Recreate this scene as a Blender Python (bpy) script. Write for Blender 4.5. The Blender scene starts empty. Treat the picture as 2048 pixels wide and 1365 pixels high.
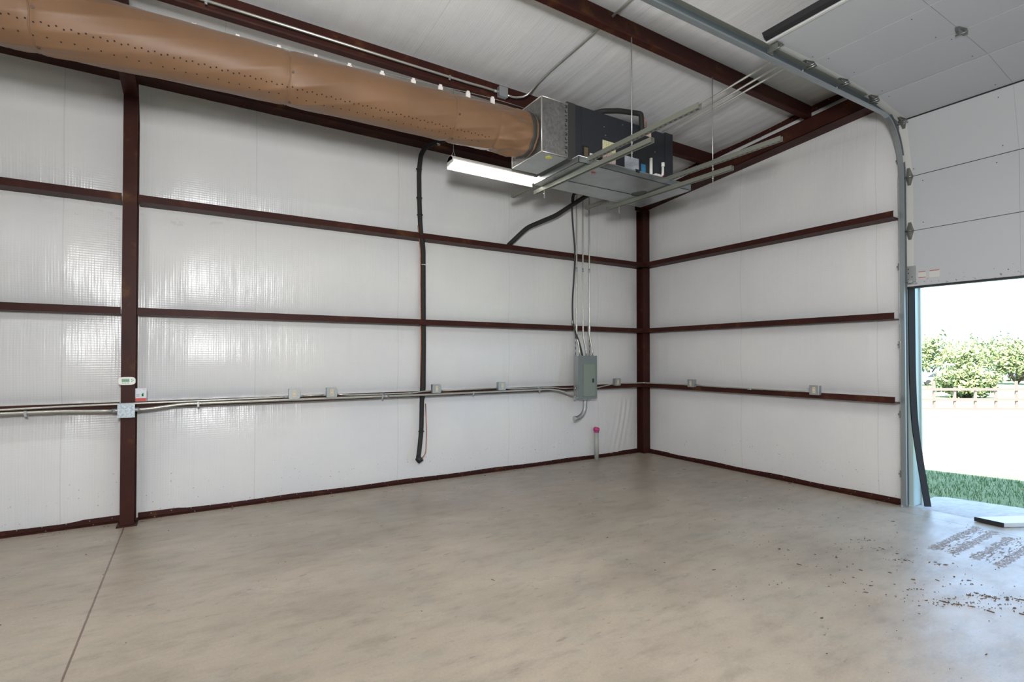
import bpy, bmesh, math, random
from mathutils import Vector, Matrix
random.seed(7)
S = bpy.context.scene
C = S.collection
V = Vector
# ---------------------------------------------------------------- camera, view, world, lights
W_PX, H_PX = 2048, 1365
CAM = V((-6.16598, -5.92617, 1.5)); YAW = math.radians(31.7986); PITCH = math.radians(0.74675)
cd = bpy.data.cameras.new('camera'); cam = bpy.data.objects.new('camera', cd); C.objects.link(cam)
cd.sensor_width = 36.0; cd.lens = 18.0947; cd.shift_y = 19.76 / 2048; cd.clip_end = 500
fw = V((math.sin(YAW) * math.cos(PITCH), math.cos(YAW) * math.cos(PITCH), math.sin(PITCH)))
cam.location = CAM; cam.rotation_euler = fw.to_track_quat('-Z', 'Y').to_euler()
S.camera = cam
S.view_settings.view_transform = 'Standard'; S.view_settings.look = 'None'
S.view_settings.gamma = 1.0; S.view_settings.use_curve_mapping = False
S.view_settings.exposure = 0.0
w = bpy.data.worlds.new('sky'); S.world = w; w.use_nodes = True
nt = w.node_tree; bg = nt.nodes['Background']
bg.inputs[0].default_value = (0.43, 0.66, 1.0, 1); bg.inputs[1].default_value = 3.9
sd = bpy.data.lights.new('sun', 'SUN'); sd.energy = 30; sd.angle = 0.009; sd.color = (1.0, 0.95, 0.86)
sun = bpy.data.objects.new('sun', sd); C.objects.link(sun)
sun.rotation_euler = V((0.52, 0.12, -0.86)).to_track_quat('-Z', 'Y').to_euler()
def area(name, loc, aim, sx, sy, power, col=(1, 1, 1)):
    l = bpy.data.lights.new(name, 'AREA'); l.shape = 'RECTANGLE'; l.size = sx; l.size_y = sy; l.energy = power; l.color = col
    o = bpy.data.objects.new(name, l); C.objects.link(o); o.location = loc
    o.rotation_euler = (V(aim) - V(loc)).to_track_quat('-Z', 'Y').to_euler(); return o
# unseen lamps added to fill the room like more shop lights, and the photographer's flash beside the camera
LC = (0.98, 0.99, 1.0)
area('fill_lamp_a', (-3.4, -5.6, 3.75), (-3.4, -5.6, 0), 1.2, 0.14, 45, LC)
area('fill_lamp_b', (-8.6, -5.6, 3.9), (-8.6, -5.5, 0), 1.2, 0.14, 75, LC)
area('fill_lamp_c', (-8.6, -2.2, 3.6), (-8.6, -2.2, 0), 1.2, 0.14, 50, LC)
area('fill_lamp_d', (-5.4, -8.0, 4.0), (-5.4, -7.9, 0), 1.2, 0.14, 75, LC)
area('camera_flash', (-6.3, -6.15, 2.1), (-4.6, -2.0, 1.9), 0.26, 0.18, 100, LC)
area('bounce_flash', (-6.35, -6.3, 2.3), (-4.9, -4.4, 4.5), 0.5, 0.4, 150, LC)

# ---------------------------------------------------------------- materials
MATS = {}
def mat(name, col, rough=0.5, metal=0.0, spec=0.5, emit=None, estr=0):
    m = bpy.data.materials.new(name); m.use_nodes = True
    b = m.node_tree.nodes['Principled BSDF']
    b.inputs['Base Color'].default_value = (*col, 1); b.inputs['Roughness'].default_value = rough
    b.inputs['Metallic'].default_value = metal; b.inputs['Specular IOR Level'].default_value = spec
    if emit: b.inputs['Emission Color'].default_value = (*emit, 1); b.inputs['Emission Strength'].default_value = estr
    MATS[name] = m; return m
def N(m, t, **kw):
    n = m.node_tree.nodes.new(t)
    for k, v in kw.items(): setattr(n, k, v)
    return n
def L(m, a, b): m.node_tree.links.new(a, b)
def coords(m, scale=(1, 1, 1), kind='Object'):
    tc = N(m, 'ShaderNodeTexCoord'); mp = N(m, 'ShaderNodeMapping'); mp.inputs['Scale'].default_value = scale
    L(m, tc.outputs[kind], mp.inputs[0]); return mp.outputs[0]
def geo(m, scale=(1, 1, 1)):
    g = N(m, 'ShaderNodeNewGeometry'); mp = N(m, 'ShaderNodeMapping'); mp.inputs['Scale'].default_value = scale
    L(m, g.outputs['Position'], mp.inputs[0]); return mp.outputs[0]
def noise(m, vec, scale, detail=4, rough=0.55):
    n = N(m, 'ShaderNodeTexNoise'); n.inputs['Scale'].default_value = scale; n.inputs['Detail'].default_value = detail
    n.inputs['Roughness'].default_value = rough; L(m, vec, n.inputs['Vector']); return n.outputs[0]
def ramp(m, fac, stops):
    r = N(m, 'ShaderNodeValToRGB'); e = r.color_ramp.elements
    while len(e) < len(stops): e.new(0.5)
    for i, (p, c) in enumerate(stops):
        e[i].position = p; e[i].color = (*c, 1) if len(c) == 3 else c
    L(m, fac, r.inputs[0]); return r.outputs[0]
def mixc(m, fac, a, b, mode='MIX'):
    x = N(m, 'ShaderNodeMix', data_type='RGBA', blend_type=mode)
    for sock, v in ((x.inputs[0], fac), (x.inputs[6], a), (x.inputs[7], b)):
        if isinstance(v, (int, float)): sock.default_value = v
        elif isinstance(v, tuple): sock.default_value = (*v, 1)
        else: L(m, v, sock)
    return x.outputs[2]
def mth(m, op, a, b=0.0, c=0.0):
    x = N(m, 'ShaderNodeMath', operation=op)
    for i, v in enumerate((a, b, c)):
        if isinstance(v, (int, float)): x.inputs[i].default_value = v
        else: L(m, v, x.inputs[i])
    return x.outputs[0]
def bump(m, h, dist, strength=1.0, prev=None):
    b = N(m, 'ShaderNodeBump'); b.inputs['Distance'].default_value = dist; b.inputs['Strength'].default_value = strength
    L(m, h, b.inputs['Height'])
    if prev is not None: L(m, prev, b.inputs['Normal'])
    return b.outputs[0]
def BS(m): return m.node_tree.nodes['Principled BSDF']

def vinyl(name, axis, seams):
    """white reinforced vinyl facing; axis 0: runs along x (left wall), 1: along y (right wall), 2: roof"""
    m = mat(name, (0.66, 0.66, 0.665), 0.26, 0, 0.5)
    g = N(m, 'ShaderNodeNewGeometry'); sp = N(m, 'ShaderNodeSeparateXYZ'); L(m, g.outputs['Position'], sp.inputs[0])
    u = sp.outputs[{0: 0, 1: 1, 2: 0}[axis]]; v = sp.outputs[{0: 2, 1: 2, 2: 1}[axis]]
    k = 2 * math.pi / 0.021
    su = mth(m, 'POWER', mth(m, 'ABSOLUTE', mth(m, 'SINE', mth(m, 'MULTIPLY', u, k / 2))), 6)
    sv = mth(m, 'POWER', mth(m, 'ABSOLUTE', mth(m, 'SINE', mth(m, 'MULTIPLY', v, k / 2))), 6)
    n1 = bump(m, mth(m, 'ADD', su, sv), 0.0006, 0.5)
    sc = {0: (9, 3, 0.35), 1: (3, 9, 0.35), 2: (9, 0.35, 3)}[axis]
    n2 = bump(m, noise(m, geo(m, sc), 2.2, 4, 0.6), 0.012, {0: 0.28, 1: 0.35, 2: 0.30}[axis], n1)
    sc2 = {0: (1.6, 1.6, 0.9), 1: (1.6, 1.6, 0.9), 2: (1.6, 0.9, 1.6)}[axis]
    n3 = bump(m, noise(m, geo(m, sc2), 1.3, 3, 0.5), 0.03, 0.5, n2)
    # overlapped seams of the blanket, each a narrow line
    line = None
    for s in seams:
        d = mth(m, 'LESS_THAN', mth(m, 'ABSOLUTE', mth(m, 'SUBTRACT', u, s)), 0.0045)
        line = d if line is None else mth(m, 'MAXIMUM', line, d)
    tint = ramp(m, noise(m, geo(m, (0.7, 0.7, 0.7)), 1.5, 3), [(0.3, (0.64, 0.64, 0.65)), (0.7, (0.69, 0.685, 0.67))])
    # dirt splashed up from the floor, low on the walls
    if axis < 2:
        low = mth(m, 'MULTIPLY', mth(m, 'GREATER_THAN', noise(m, geo(m, (1, 1, 1)), 46, 3, 0.55), 0.70), mth(m, 'LESS_THAN', v, mth(m, 'MULTIPLY', noise(m, geo(m), 1.7, 2), 0.75)))
        tint = mixc(m, mth(m, 'MULTIPLY', low, 0.6), tint, (0.13, 0.10, 0.08))
        if axis == 0:
            sm = mth(m, 'MULTIPLY', mth(m, 'GREATER_THAN', noise(m, geo(m, (1, 1, 2.2)), 5.5, 5, 0.7), 0.585),
                     mth(m, 'MULTIPLY', mth(m, 'GREATER_THAN', v, 2.77), mth(m, 'LESS_THAN', v, 2.93)))
            sm = mth(m, 'MULTIPLY', sm, mth(m, 'LESS_THAN', u, -5.6))
            tint = mixc(m, mth(m, 'MULTIPLY', sm, 0.18), tint, (0.40, 0.33, 0.25))
    if line is not None: tint = mixc(m, mth(m, 'MULTIPLY', line, 0.2), tint, (0.30, 0.30, 0.32))
    L(m, tint, BS(m).inputs['Base Color']); L(m, n3, BS(m).inputs['Normal']); return m
M_WA = vinyl('vinyl_left', 0, [-7.14, -5.62, -4.1, -2.563, -1.0])
M_WB = vinyl('vinyl_right', 1, [-1.756, -3.34])
M_CE = vinyl('vinyl_roof', 2, [-4.42, -2.9, -5.95])

M_STEEL = mat('red_oxide_steel', (0.04, 0.014, 0.010), 0.5, 0, 0.16)
_n = noise(M_STEEL, geo(M_STEEL, (1, 1, 1)), 3.5, 5, 0.65)
L(M_STEEL, ramp(M_STEEL, _n, [(0.3, (0.030, 0.0095, 0.0075)), (0.58, (0.045, 0.0125, 0.009)), (0.74, (0.10, 0.042, 0.014))]), BS(M_STEEL).inputs['Base Color'])
M_GALV = mat('galvanised', (0.50, 0.51, 0.49), 0.36, 0.75)
_n = noise(M_GALV, geo(M_GALV), 60, 3, 0.6)
L(M_GALV, ramp(M_GALV, _n, [(0.35, (0.42, 0.43, 0.42)), (0.65, (0.56, 0.57, 0.55))]), BS(M_GALV).inputs['Base Color'])
M_STRUT = mat('strut_channel', (0.26, 0.27, 0.23), 0.42, 0.6)
M_EMT = mat('conduit', (0.48, 0.475, 0.43), 0.34, 0.7)
M_TRACK = mat('track_steel', (0.36, 0.40, 0.42), 0.34, 0.8)
M_BOX = mat('zinc_box', (0.36, 0.38, 0.38), 0.42, 0.6)
M_SPAN = mat('spangled_cover', (0.5, 0.54, 0.57), 0.38, 0.5)
_v = N(M_SPAN, 'ShaderNodeTexVoronoi'); _v.inputs['Scale'].default_value = 90; L(M_SPAN, geo(M_SPAN), _v.inputs['Vector'])
L(M_SPAN, ramp(M_SPAN, _v.outputs['Color'], [(0.2, (0.27, 0.32, 0.36)), (0.8, (0.42, 0.47, 0.50))]), BS(M_SPAN).inputs['Base Color'])
M_PANEL = mat('panel_grey_paint', (0.165, 0.195, 0.19), 0.45)
M_PDOOR = mat('panel_door_paint', (0.20, 0.235, 0.205), 0.45)
M_BLACK = mat('black_rubber', (0.012, 0.012, 0.014), 0.6)
M_PIPEINS = mat('black_foam_insulation', (0.016, 0.015, 0.014), 0.75)
M_CAB = mat('charcoal_cabinet', (0.022, 0.024, 0.030), 0.5)
M_CABD = mat('dark_tape', (0.035, 0.035, 0.034), 0.6)
M_WHITE = mat('white_plastic', (0.72, 0.71, 0.66), 0.4)
M_PAPER = mat('paper_label', (0.62, 0.64, 0.68), 0.6)
M_RED = mat('red_print', (0.55, 0.05, 0.04), 0.5)
M_GREEN = mat('green_print', (0.10, 0.42, 0.20), 0.5)
M_LCD = mat('lcd_green', (0.20, 0.36, 0.24), 0.3)
M_DARK = mat('dark_detail', (0.03, 0.03, 0.03), 0.5)
M_BLUE = mat('blue_label', (0.04, 0.22, 0.42), 0.5)
M_ORANGE = mat('orange_label', (0.60, 0.22, 0.09), 0.6)
M_YEL = mat('yellow_mark', (0.62, 0.60, 0.10), 0.6)
M_PINK = mat('pink_cap', (0.50, 0.05, 0.20), 0.5)
M_PVC = mat('grey_pvc', (0.36, 0.37, 0.34), 0.5)
M_COPPER = mat('copper', (0.42, 0.17, 0.09), 0.4, 0.7)
M_OUTLET = mat('outlet_beige', (0.58, 0.50, 0.36), 0.4)
M_CLIP = mat('clip_white', (0.75, 0.70, 0.66), 0.5)
M_LAMPH = mat('lamp_housing', (0.62, 0.60, 0.55), 0.45)
M_LENS = mat('lamp_lens', (0.9, 0.9, 0.9), 0.4, 0, 0.5, (1.0, 0.99, 0.96), 9.0)
M_DOOR = mat('door_white', (0.46, 0.47, 0.485), 0.42, 0, 0.4)
M_STILE = mat('door_end_stile', (0.56, 0.555, 0.53), 0.42)
M_HINGE = mat('hinge_zinc', (0.24, 0.245, 0.23), 0.35, 0.75)
M_JAMB = mat('jamb_cladding', (0.42, 0.52, 0.50), 0.35)
M_FENCE = mat('fence_brown', (0.20, 0.145, 0.13), 0.8)
M_APRON = mat('apron_concrete', (0.62, 0.61, 0.58), 0.75)
_n = noise(M_APRON, geo(M_APRON, (1, 3, 1)), 6, 5, 0.6)
L(M_APRON, ramp(M_APRON, _n, [(0.3, (0.30, 0.30, 0.30)), (0.7, (0.45, 0.42, 0.38))]), BS(M_APRON).inputs['Base Color'])
M_LEAF = mat('tree_leaf', (0.16, 0.2, 0.06), 0.7)
_n = noise(M_LEAF, geo(M_LEAF), 1.6, 3)
L(M_LEAF, ramp(M_LEAF, _n, [(0.35, (0.08, 0.13, 0.05)), (0.7, (0.30, 0.31, 0.12))]), BS(M_LEAF).inputs['Base Color'])
M_BARK = mat('bark', (0.16, 0.11, 0.08), 0.9)
M_CAR = mat('car_white', (0.30, 0.32, 0.36), 0.3)
M_CARD = mat('car_dark', (0.05, 0.04, 0.05), 0.3)
M_GLASS = mat('car_glass', (0.05, 0.06, 0.08), 0.25)
M_TYRE = mat('tyre', (0.03, 0.03, 0.03), 0.8)
M_BLADE = mat('grass_blade', (0.085, 0.165, 0.055), 0.6)
M_LITTER = mat('dry_litter', (0.085, 0.06, 0.04), 0.9)

# fabric of the duct: sateen tan cloth
M_FAB = mat('tan_fabric', (0.46, 0.27, 0.135), 0.5, 0, 0.35)
BS(M_FAB).inputs['Sheen Weight'].default_value = 0.08
_n1 = bump(M_FAB, noise(M_FAB, geo(M_FAB, (1, 1, 1)), 260, 2), 0.0006, 0.5)
L(M_FAB, _n1, BS(M_FAB).inputs['Normal'])
L(M_FAB, ramp(M_FAB, noise(M_FAB, geo(M_FAB), 2.5, 3), [(0.3, (0.150, 0.080, 0.041)), (0.7, (0.180, 0.098, 0.050))]), BS(M_FAB).inputs['Base Color'])
M_HOLEB = mat('eyelet_brown', (0.07, 0.035, 0.02), 0.5)
M_HOLE = mat('vent_hole', (0.018, 0.008, 0.004), 0.8)
# foil faced duct board
M_FOIL = mat('foil_board', (0.40, 0.39, 0.38), 0.40, 0.85)
_n = noise(M_FOIL, geo(M_FOIL), 26, 5, 0.7)
L(M_FOIL, ramp(M_FOIL, _n, [(0.3, (0.25, 0.245, 0.24)), (0.7, (0.46, 0.45, 0.44))]), BS(M_FOIL).inputs['Base Color'])
_su = None
_g = N(M_FOIL, 'ShaderNodeNewGeometry'); _sp = N(M_FOIL, 'ShaderNodeSeparateXYZ'); L(M_FOIL, _g.outputs['Position'], _sp.inputs[0])
_a = mth(M_FOIL, 'ABSOLUTE', mth(M_FOIL, 'SINE', mth(M_FOIL, 'MULTIPLY', _sp.outputs[0], math.pi / 0.012)))
_b = mth(M_FOIL, 'ABSOLUTE', mth(M_FOIL, 'SINE', mth(M_FOIL, 'MULTIPLY', _sp.outputs[2], math.pi / 0.012)))
L(M_FOIL, bump(M_FOIL, mth(M_FOIL, 'POWER', mth(M_FOIL, 'MULTIPLY', _a, _b), 2), 0.001, 0.5, bump(M_FOIL, _n, 0.006, 0.7)), BS(M_FOIL).inputs['Normal'])
M_TAPE = mat('foil_tape', (0.62, 0.60, 0.56), 0.35, 0.7)
M_PAN = mat('pan_sheet_metal', (0.47, 0.50, 0.51), 0.30, 0.9)
_n = noise(M_PAN, geo(M_PAN, (1, 1, 1)), 3.0, 4, 0.6)
L(M_PAN, ramp(M_PAN, _n, [(0.35, (0.40, 0.43, 0.44)), (0.7, (0.54, 0.56, 0.56))]), BS(M_PAN).inputs['Base Color'])
L(M_PAN, bump(M_PAN, _n, 0.01, 0.5), BS(M_PAN).inputs['Normal'])

def striped(name, axis, period, ca, cb, cut=0.5):
    m = mat(name, ca, 0.6)
    g = N(m, 'ShaderNodeNewGeometry'); sp = N(m, 'ShaderNodeSeparateXYZ'); L(m, g.outputs['Position'], sp.inputs[0])
    f = mth(m, 'GREATER_THAN', mth(m, 'FRACT', mth(m, 'DIVIDE', sp.outputs[axis], period)), cut)
    br = mth(m, 'GREATER_THAN', noise(m, geo(m), 120, 1), 0.5)
    L(m, mixc(m, mth(m, 'MULTIPLY', f, br), ca, cb), BS(m).inputs['Base Color']); return m
M_LBY = striped('yellow_label', 0, 0.022, (0.60, 0.58, 0.42), (0.42, 0.40, 0.10), 0.4)
M_LBO = striped('orange_text_label', 0, 0.022, (0.58, 0.54, 0.50), (0.50, 0.18, 0.10), 0.35)
M_LBW = striped('white_text_label', 2, 0.012, (0.52, 0.56, 0.62), (0.28, 0.31, 0.37), 0.45)

# concrete floor
M_FLOOR = mat('floor_concrete', (0.36, 0.30, 0.24), 0.42, 0, 0.6)
m = M_FLOOR
big = noise(m, geo(m, (0.55, 1.0, 1)), 1.1, 6, 0.62)
col = ramp(m, big, [(0.30, (0.270, 0.228, 0.178)), (0.5, (0.350, 0.296, 0.232)), (0.70, (0.430, 0.366, 0.290))])
mid = noise(m, geo(m, (1.0, 2.4, 1)), 4.2, 6, 0.7)
col = mixc(m, 0.55, col, ramp(m, mid, [(0.32, (0.62, 0.62, 0.60)), (0.5, (1, 1, 1)), (0.72, (1.12, 1.06, 1.0))]), 'MULTIPLY')
fine = noise(m, geo(m), 70, 4, 0.75)
col = mixc(m, 0.4, col, ramp(m, fine, [(0.3, (0.72, 0.72, 0.72)), (0.62, (1.08, 1.08, 1.08))]), 'MULTIPLY')
grn = noise(m, geo(m), 2.1, 4, 0.6)
col = mixc(m, mth(m, 'MULTIPLY', mth(m, 'GREATER_THAN', grn, 0.58), 0.10), col, (0.22, 0.27, 0.24))
spots = mth(m, 'GREATER_THAN', noise(m, geo(m, (1, 2.2, 1)), 9, 3, 0.5), 0.70)
col = mixc(m, mth(m, 'MULTIPLY', spots, 0.45), col, (0.16, 0.12, 0.09))
g = N(m, 'ShaderNodeNewGeometry'); sp = N(m, 'ShaderNodeSeparateXYZ'); L(m, g.outputs['Position'], sp.inputs[0])
X_, Y_ = sp.outputs[0], sp.outputs[1]
# tyre dirt inside the door: three bands across the doorway, running in along x
edgen = mth(m, 'MULTIPLY', mth(m, 'SUBTRACT', noise(m, geo(m, (6, 2, 1)), 3, 4), 0.5), 0.10)
def band(y0, y1, x0, x1):
    yy = mth(m, 'ADD', Y_, edgen); xx = mth(m, 'ADD', X_, mth(m, 'MULTIPLY', edgen, 3.0))
    a = mth(m, 'MULTIPLY', mth(m, 'GREATER_THAN', yy, y0), mth(m, 'LESS_THAN', yy, y1))
    b = mth(m, 'MULTIPLY', mth(m, 'GREATER_THAN', xx, x0), mth(m, 'LESS_THAN', xx, x1))
    return mth(m, 'MULTIPLY', a, b)
bd = mth(m, 'MAXIMUM', band(-4.245, -4.185, -1.25, -0.28), mth(m, 'MAXIMUM', band(-4.365, -4.31, -1.25, -0.26), mth(m, 'MAXIMUM', band(-4.49, -4.43, -1.22, -0.32), band(-4.64, -4.575, -1.25, -0.45))))
lug = mth(m, 'MULTIPLY', mth(m, 'GREATER_THAN', noise(m, geo(m, (5, 9, 1)), 8, 6, 0.8), 0.47), 0.8)
dirt = mth(m, 'MULTIPLY', bd, lug)
inner = mth(m, 'MULTIPLY', mth(m, 'MAXIMUM', band(-4.33, -4.22, -1.2, -0.3), band(-4.6, -4.46, -1.2, -0.35)), mth(m, 'GREATER_THAN', noise(m, geo(m, (3, 14, 1)), 4, 4, 0.7), 0.55))
dirt = mth(m, 'MAXIMUM', dirt, inner)
# streaks of mud nearer the camera on the right
st = mth(m, 'MULTIPLY', mth(m, 'GREATER_THAN', noise(m, geo(m, (4, 7, 1)), 1.6, 8, 0.78), 0.655), 0.7)
reg = mth(m, 'MULTIPLY', mth(m, 'GREATER_THAN', X_, -3.9), mth(m, 'LESS_THAN', Y_, -2.7))
dirt = mth(m, 'MAXIMUM', dirt, mth(m, 'MULTIPLY', st, reg))
col = mixc(m, mth(m, 'MULTIPLY', dirt, 0.85), col, (0.14, 0.092, 0.064))
# saw-cut joints
j = mth(m, 'MAXIMUM', mth(m, 'LESS_THAN', mth(m, 'ABSOLUTE', mth(m, 'SUBTRACT', mth(m, 'ADD', X_, mth(m, 'MULTIPLY', edgen, 0.06)), -6.672)), 0.0055),
        mth(m, 'MULTIPLY', mth(m, 'LESS_THAN', mth(m, 'ABSOLUTE', mth(m, 'SUBTRACT', X_, -0.285)), 0.005), mth(m, 'LESS_THAN', Y_, -3.6)))
col = mixc(m, mth(m, 'MULTIPLY', j, 0.8), col, (0.11, 0.06, 0.045))
L(m, col, BS(m).inputs['Base Color'])
rg = ramp(m, noise(m, geo(m, (1, 2, 1)), 3, 5, 0.6), [(0.3, (0.25, 0.25, 0.25)), (0.7, (0.46, 0.46, 0.46))])
rg = mixc(m, dirt, rg, (0.85, 0.85, 0.85)); L(m, rg, BS(m).inputs['Roughness'])
L(m, bump(m, fine, 0.002, 0.35, bump(m, mid, 0.01, 0.25)), BS(m).inputs['Normal'])

M_LAWN = mat('lawn', (0.12, 0.18, 0.06), 0.9)
_n = noise(M_LAWN, geo(M_LAWN), 5, 5, 0.7)
L(M_LAWN, ramp(M_LAWN, _n, [(0.3, (0.10, 0.155, 0.055)), (0.7, (0.20, 0.225, 0.105))]), BS(M_LAWN).inputs['Base Color'])

# ---------------------------------------------------------------- mesh helpers
class MB:
    def __init__(s): s.v = []; s.f = []; s.m = []; s.sm = []
    def add(s, vs, fs, mi=0, smooth=False):
        o = len(s.v); s.v += [V(p) for p in vs]
        for f in fs: s.f.append([i + o for i in f]); s.m.append(mi); s.sm.append(smooth)
        return s
    def box(s, x0, x1, y0, y1, z0, z1, mi=0):
        x0, x1 = sorted((x0, x1)); y0, y1 = sorted((y0, y1)); z0, z1 = sorted((z0, z1))
        vs = [(x, y, z) for z in (z0, z1) for y in (y0, y1) for x in (x0, x1)]
        return s.add(vs, [(0, 2, 3, 1), (4, 5, 7, 6), (0, 1, 5, 4), (2, 6, 7, 3), (0, 4, 6, 2), (1, 3, 7, 5)], mi)
    def hexa(s, a, b, mi=0):
        """a, b: lists of 4 points, two end quads"""
        return s.add(list(a) + list(b), [(3, 2, 1, 0), (4, 5, 6, 7), (0, 1, 5, 4), (1, 2, 6, 5), (2, 3, 7, 6), (3, 0, 4, 7)], mi)
    def prism(s, poly, ax, a0, a1, mi=0):
        """poly: 2d points in the two other axes (in order), extruded along ax"""
        def mk(p, a):
            q = list(p); q.insert(ax, a); return q
        n = len(poly); vs = [mk(p, a0) for p in poly] + [mk(p, a1) for p in poly]
        fs = [tuple(range(n))[::-1], tuple(range(n, 2 * n))] + [(i, (i + 1) % n, n + (i + 1) % n, n + i) for i in range(n)]
        return s.add(vs, fs, mi)
    def tube(s, pts, r, n=12, mi=0, cap=True, up=None):
        pts = [V(p) for p in pts]; rs = r if isinstance(r, (list, tuple)) else [r] * len(pts)
        o = len(s.v); prev = None
        for i, p in enumerate(pts):
            t = (pts[min(i + 1, len(pts) - 1)] - pts[max(i - 1, 0)]).normalized()
            if prev is None:
                a = V((0, 0, 1)) if abs(t.z) < 0.9 else V((0, 1, 0))
                u = t.cross(a).normalized()
            else: u = (prev - t * prev.dot(t)).normalized()
            prev = u; w_ = t.cross(u)
            for k in range(n):
                an = 2 * math.pi * k / n; s.v.append(p + (u * math.cos(an) + w_ * math.sin(an)) * rs[i])
        for i in range(len(pts) - 1):
            for k in range(n):
                a = o + i * n + k; b = o + i * n + (k + 1) % n
                s.f.append([a, b, b + n, a + n]); s.m.append(mi); s.sm.append(True)
        if cap:
            s.f.append([o + k for k in range(n)][::-1]); s.m.append(mi); s.sm.append(False)
            e = o + (len(pts) - 1) * n; s.f.append([e + k for k in range(n)]); s.m.append(mi); s.sm.append(False)
        return s
    def cyl(s, a, b, r, n=14, mi=0): return s.tube([a, b], r, n, mi)
    def sweep(s, prof, path, frame, mi=0, closed=True):
        """prof: list of (a,b); path: points; frame(i)->(A,B) axis vectors"""
        o = len(s.v); n = len(prof)
        for i, p in enumerate(path):
            A, B = frame(i)
            for a, b in prof: s.v.append(V(p) + A * a + B * b)
        rng = range(n) if closed else range(n - 1)
        for i in range(len(path) - 1):
            for k in rng:
                a = o + i * n + k; b = o + i * n + (k + 1) % n
                s.f.append([a, b, b + n, a + n]); s.m.append(mi); s.sm.append(False)
        if closed:
            s.f.append([o + k for k in range(n)][::-1]); s.m.append(mi); s.sm.append(False)
            e = o + (len(path) - 1) * n; s.f.append([e + k for k in range(n)]); s.m.append(mi); s.sm.append(False)
        return s
def obj(name, mb, mats, parent=None, label=None, cat=None, group=None, kind=None, bevel=0, solid=0, centre=False):
    if not isinstance(mats, (list, tuple)): mats = [mats]
    xs = [p.x for p in mb.v]; ys = [p.y for p in mb.v]; zs = [p.z for p in mb.v]
    org = V(((min(xs) + max(xs)) / 2, (min(ys) + max(ys)) / 2, (min(zs) + max(zs)) / 2 if centre else min(zs)))
    me = bpy.data.meshes.new(name); me.from_pydata([p - org for p in mb.v], [], mb.f)
    for mt in mats: me.materials.append(mt)
    for p, mi, sm in zip(me.polygons, mb.m, mb.sm): p.material_index = mi; p.use_smooth = sm
    bm = bmesh.new(); bm.from_mesh(me); bmesh.ops.recalc_face_normals(bm, faces=bm.faces); bm.to_mesh(me); bm.free()
    o = bpy.data.objects.new(name, me); C.objects.link(o)
    if parent is not None:
        o.parent = parent
        pw = V((0, 0, 0)); q = parent
        while q is not None: pw += q.location; q = q.parent
        o.location = org - pw
    else: o.location = org
    if bevel:
        b = o.modifiers.new('bevel', 'BEVEL'); b.width = bevel; b.segments = 2; b.limit_method = 'ANGLE'
    if solid:
        b = o.modifiers.new('solid', 'SOLIDIFY'); b.thickness = solid; b.offset = 0
    tag(o, label, cat, group, kind); return o
def tag(o, label=None, cat=None, group=None, kind=None):
    if label: o['label'] = label
    if cat: o['category'] = cat
    if group: o['group'] = group
    if kind: o['kind'] = kind
def empty(name, loc, label, cat, group=None, kind=None):
    o = bpy.data.objects.new(name, None); C.objects.link(o); o.location = loc; o.empty_display_size = 0.1
    tag(o, label, cat, group, kind); return o
def dup(root, loc, label=None, group=None):
    r = root.copy(); C.objects.link(r); r.location = loc
    if label: r['label'] = label
    if group: r['group'] = group
    for ch in list(root.children):
        c = ch.copy(); C.objects.link(c); c.parent = r
        for g_ in list(ch.children):
            d = g_.copy(); C.objects.link(d); d.parent = c
    return r
def bend(pts, r=0.05, n=5):
    """round the corners of a polyline"""
    pts = [V(p) for p in pts]; out = [pts[0]]
    for i in range(1, len(pts) - 1):
        a, b, c = pts[i - 1], pts[i], pts[i + 1]
        d = min(r, (b - a).length * 0.45, (c - b).length * 0.45)
        p0 = b + (a - b).normalized() * d; p1 = b + (c - b).normalized() * d
        for k in range(n + 1):
            t = k / n; out.append(p0 * (1 - t) ** 2 + b * 2 * t * (1 - t) + p1 * t * t)
    out.append(pts[-1]); return out

# ---------------------------------------------------------------- room shell
ZR = 4.23      # roof blanket underside at the left wall; rises 1:12 away from it
ZP = 4.03      # purlin underside
def roofz(y, z0=ZR): return z0 - y / 12.0
LX, BY = -13.0, -9.6
COLX = -6.655
GZ = [2.978, 1.952, 1.105]
def rnd(i): return (math.sin(i * 127.1 + 3.3) * 43758.5453) % 1.0
def billow(t):  # 0..1 between two girts
    return max(0.0, math.sin(math.pi * min(max(t, 0), 1))) ** 0.7
def zcell(z, top):
    lv = [0.0] + sorted(GZ) + [top]
    for i in range(len(lv) - 1):
        if lv[i] <= z <= lv[i + 1]: return (z - lv[i]) / (lv[i + 1] - lv[i]), i
    return 0, 0
def grid(us, vs, fn, mb, mi=0):
    o = len(mb.v); n = len(vs)
    for u in us:
        for v_ in vs: mb.v.append(V(fn(u, v_)))
    for i in range(len(us) - 1):
        for k in range(n - 1):
            a = o + i * n + k; mb.f.append([a, a + 1, a + n + 1, a + n]); mb.m.append(mi); mb.sm.append(True)
def lin(a, b, n): return [a + (b - a) * i / n for i in range(n + 1)]
def wrinkles(u, t, amp, seed):
    """folds pulled tight at the top girt"""
    e = max(0.0, 1 - abs(1 - t) / 0.35)
    return amp * e * e * (math.sin(u * 23 + seed) + 0.6 * math.sin(u * 47 + seed * 2.1)) * (0.5 + 0.5 * math.sin(u * 1.7 + seed))
mb = MB()
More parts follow.
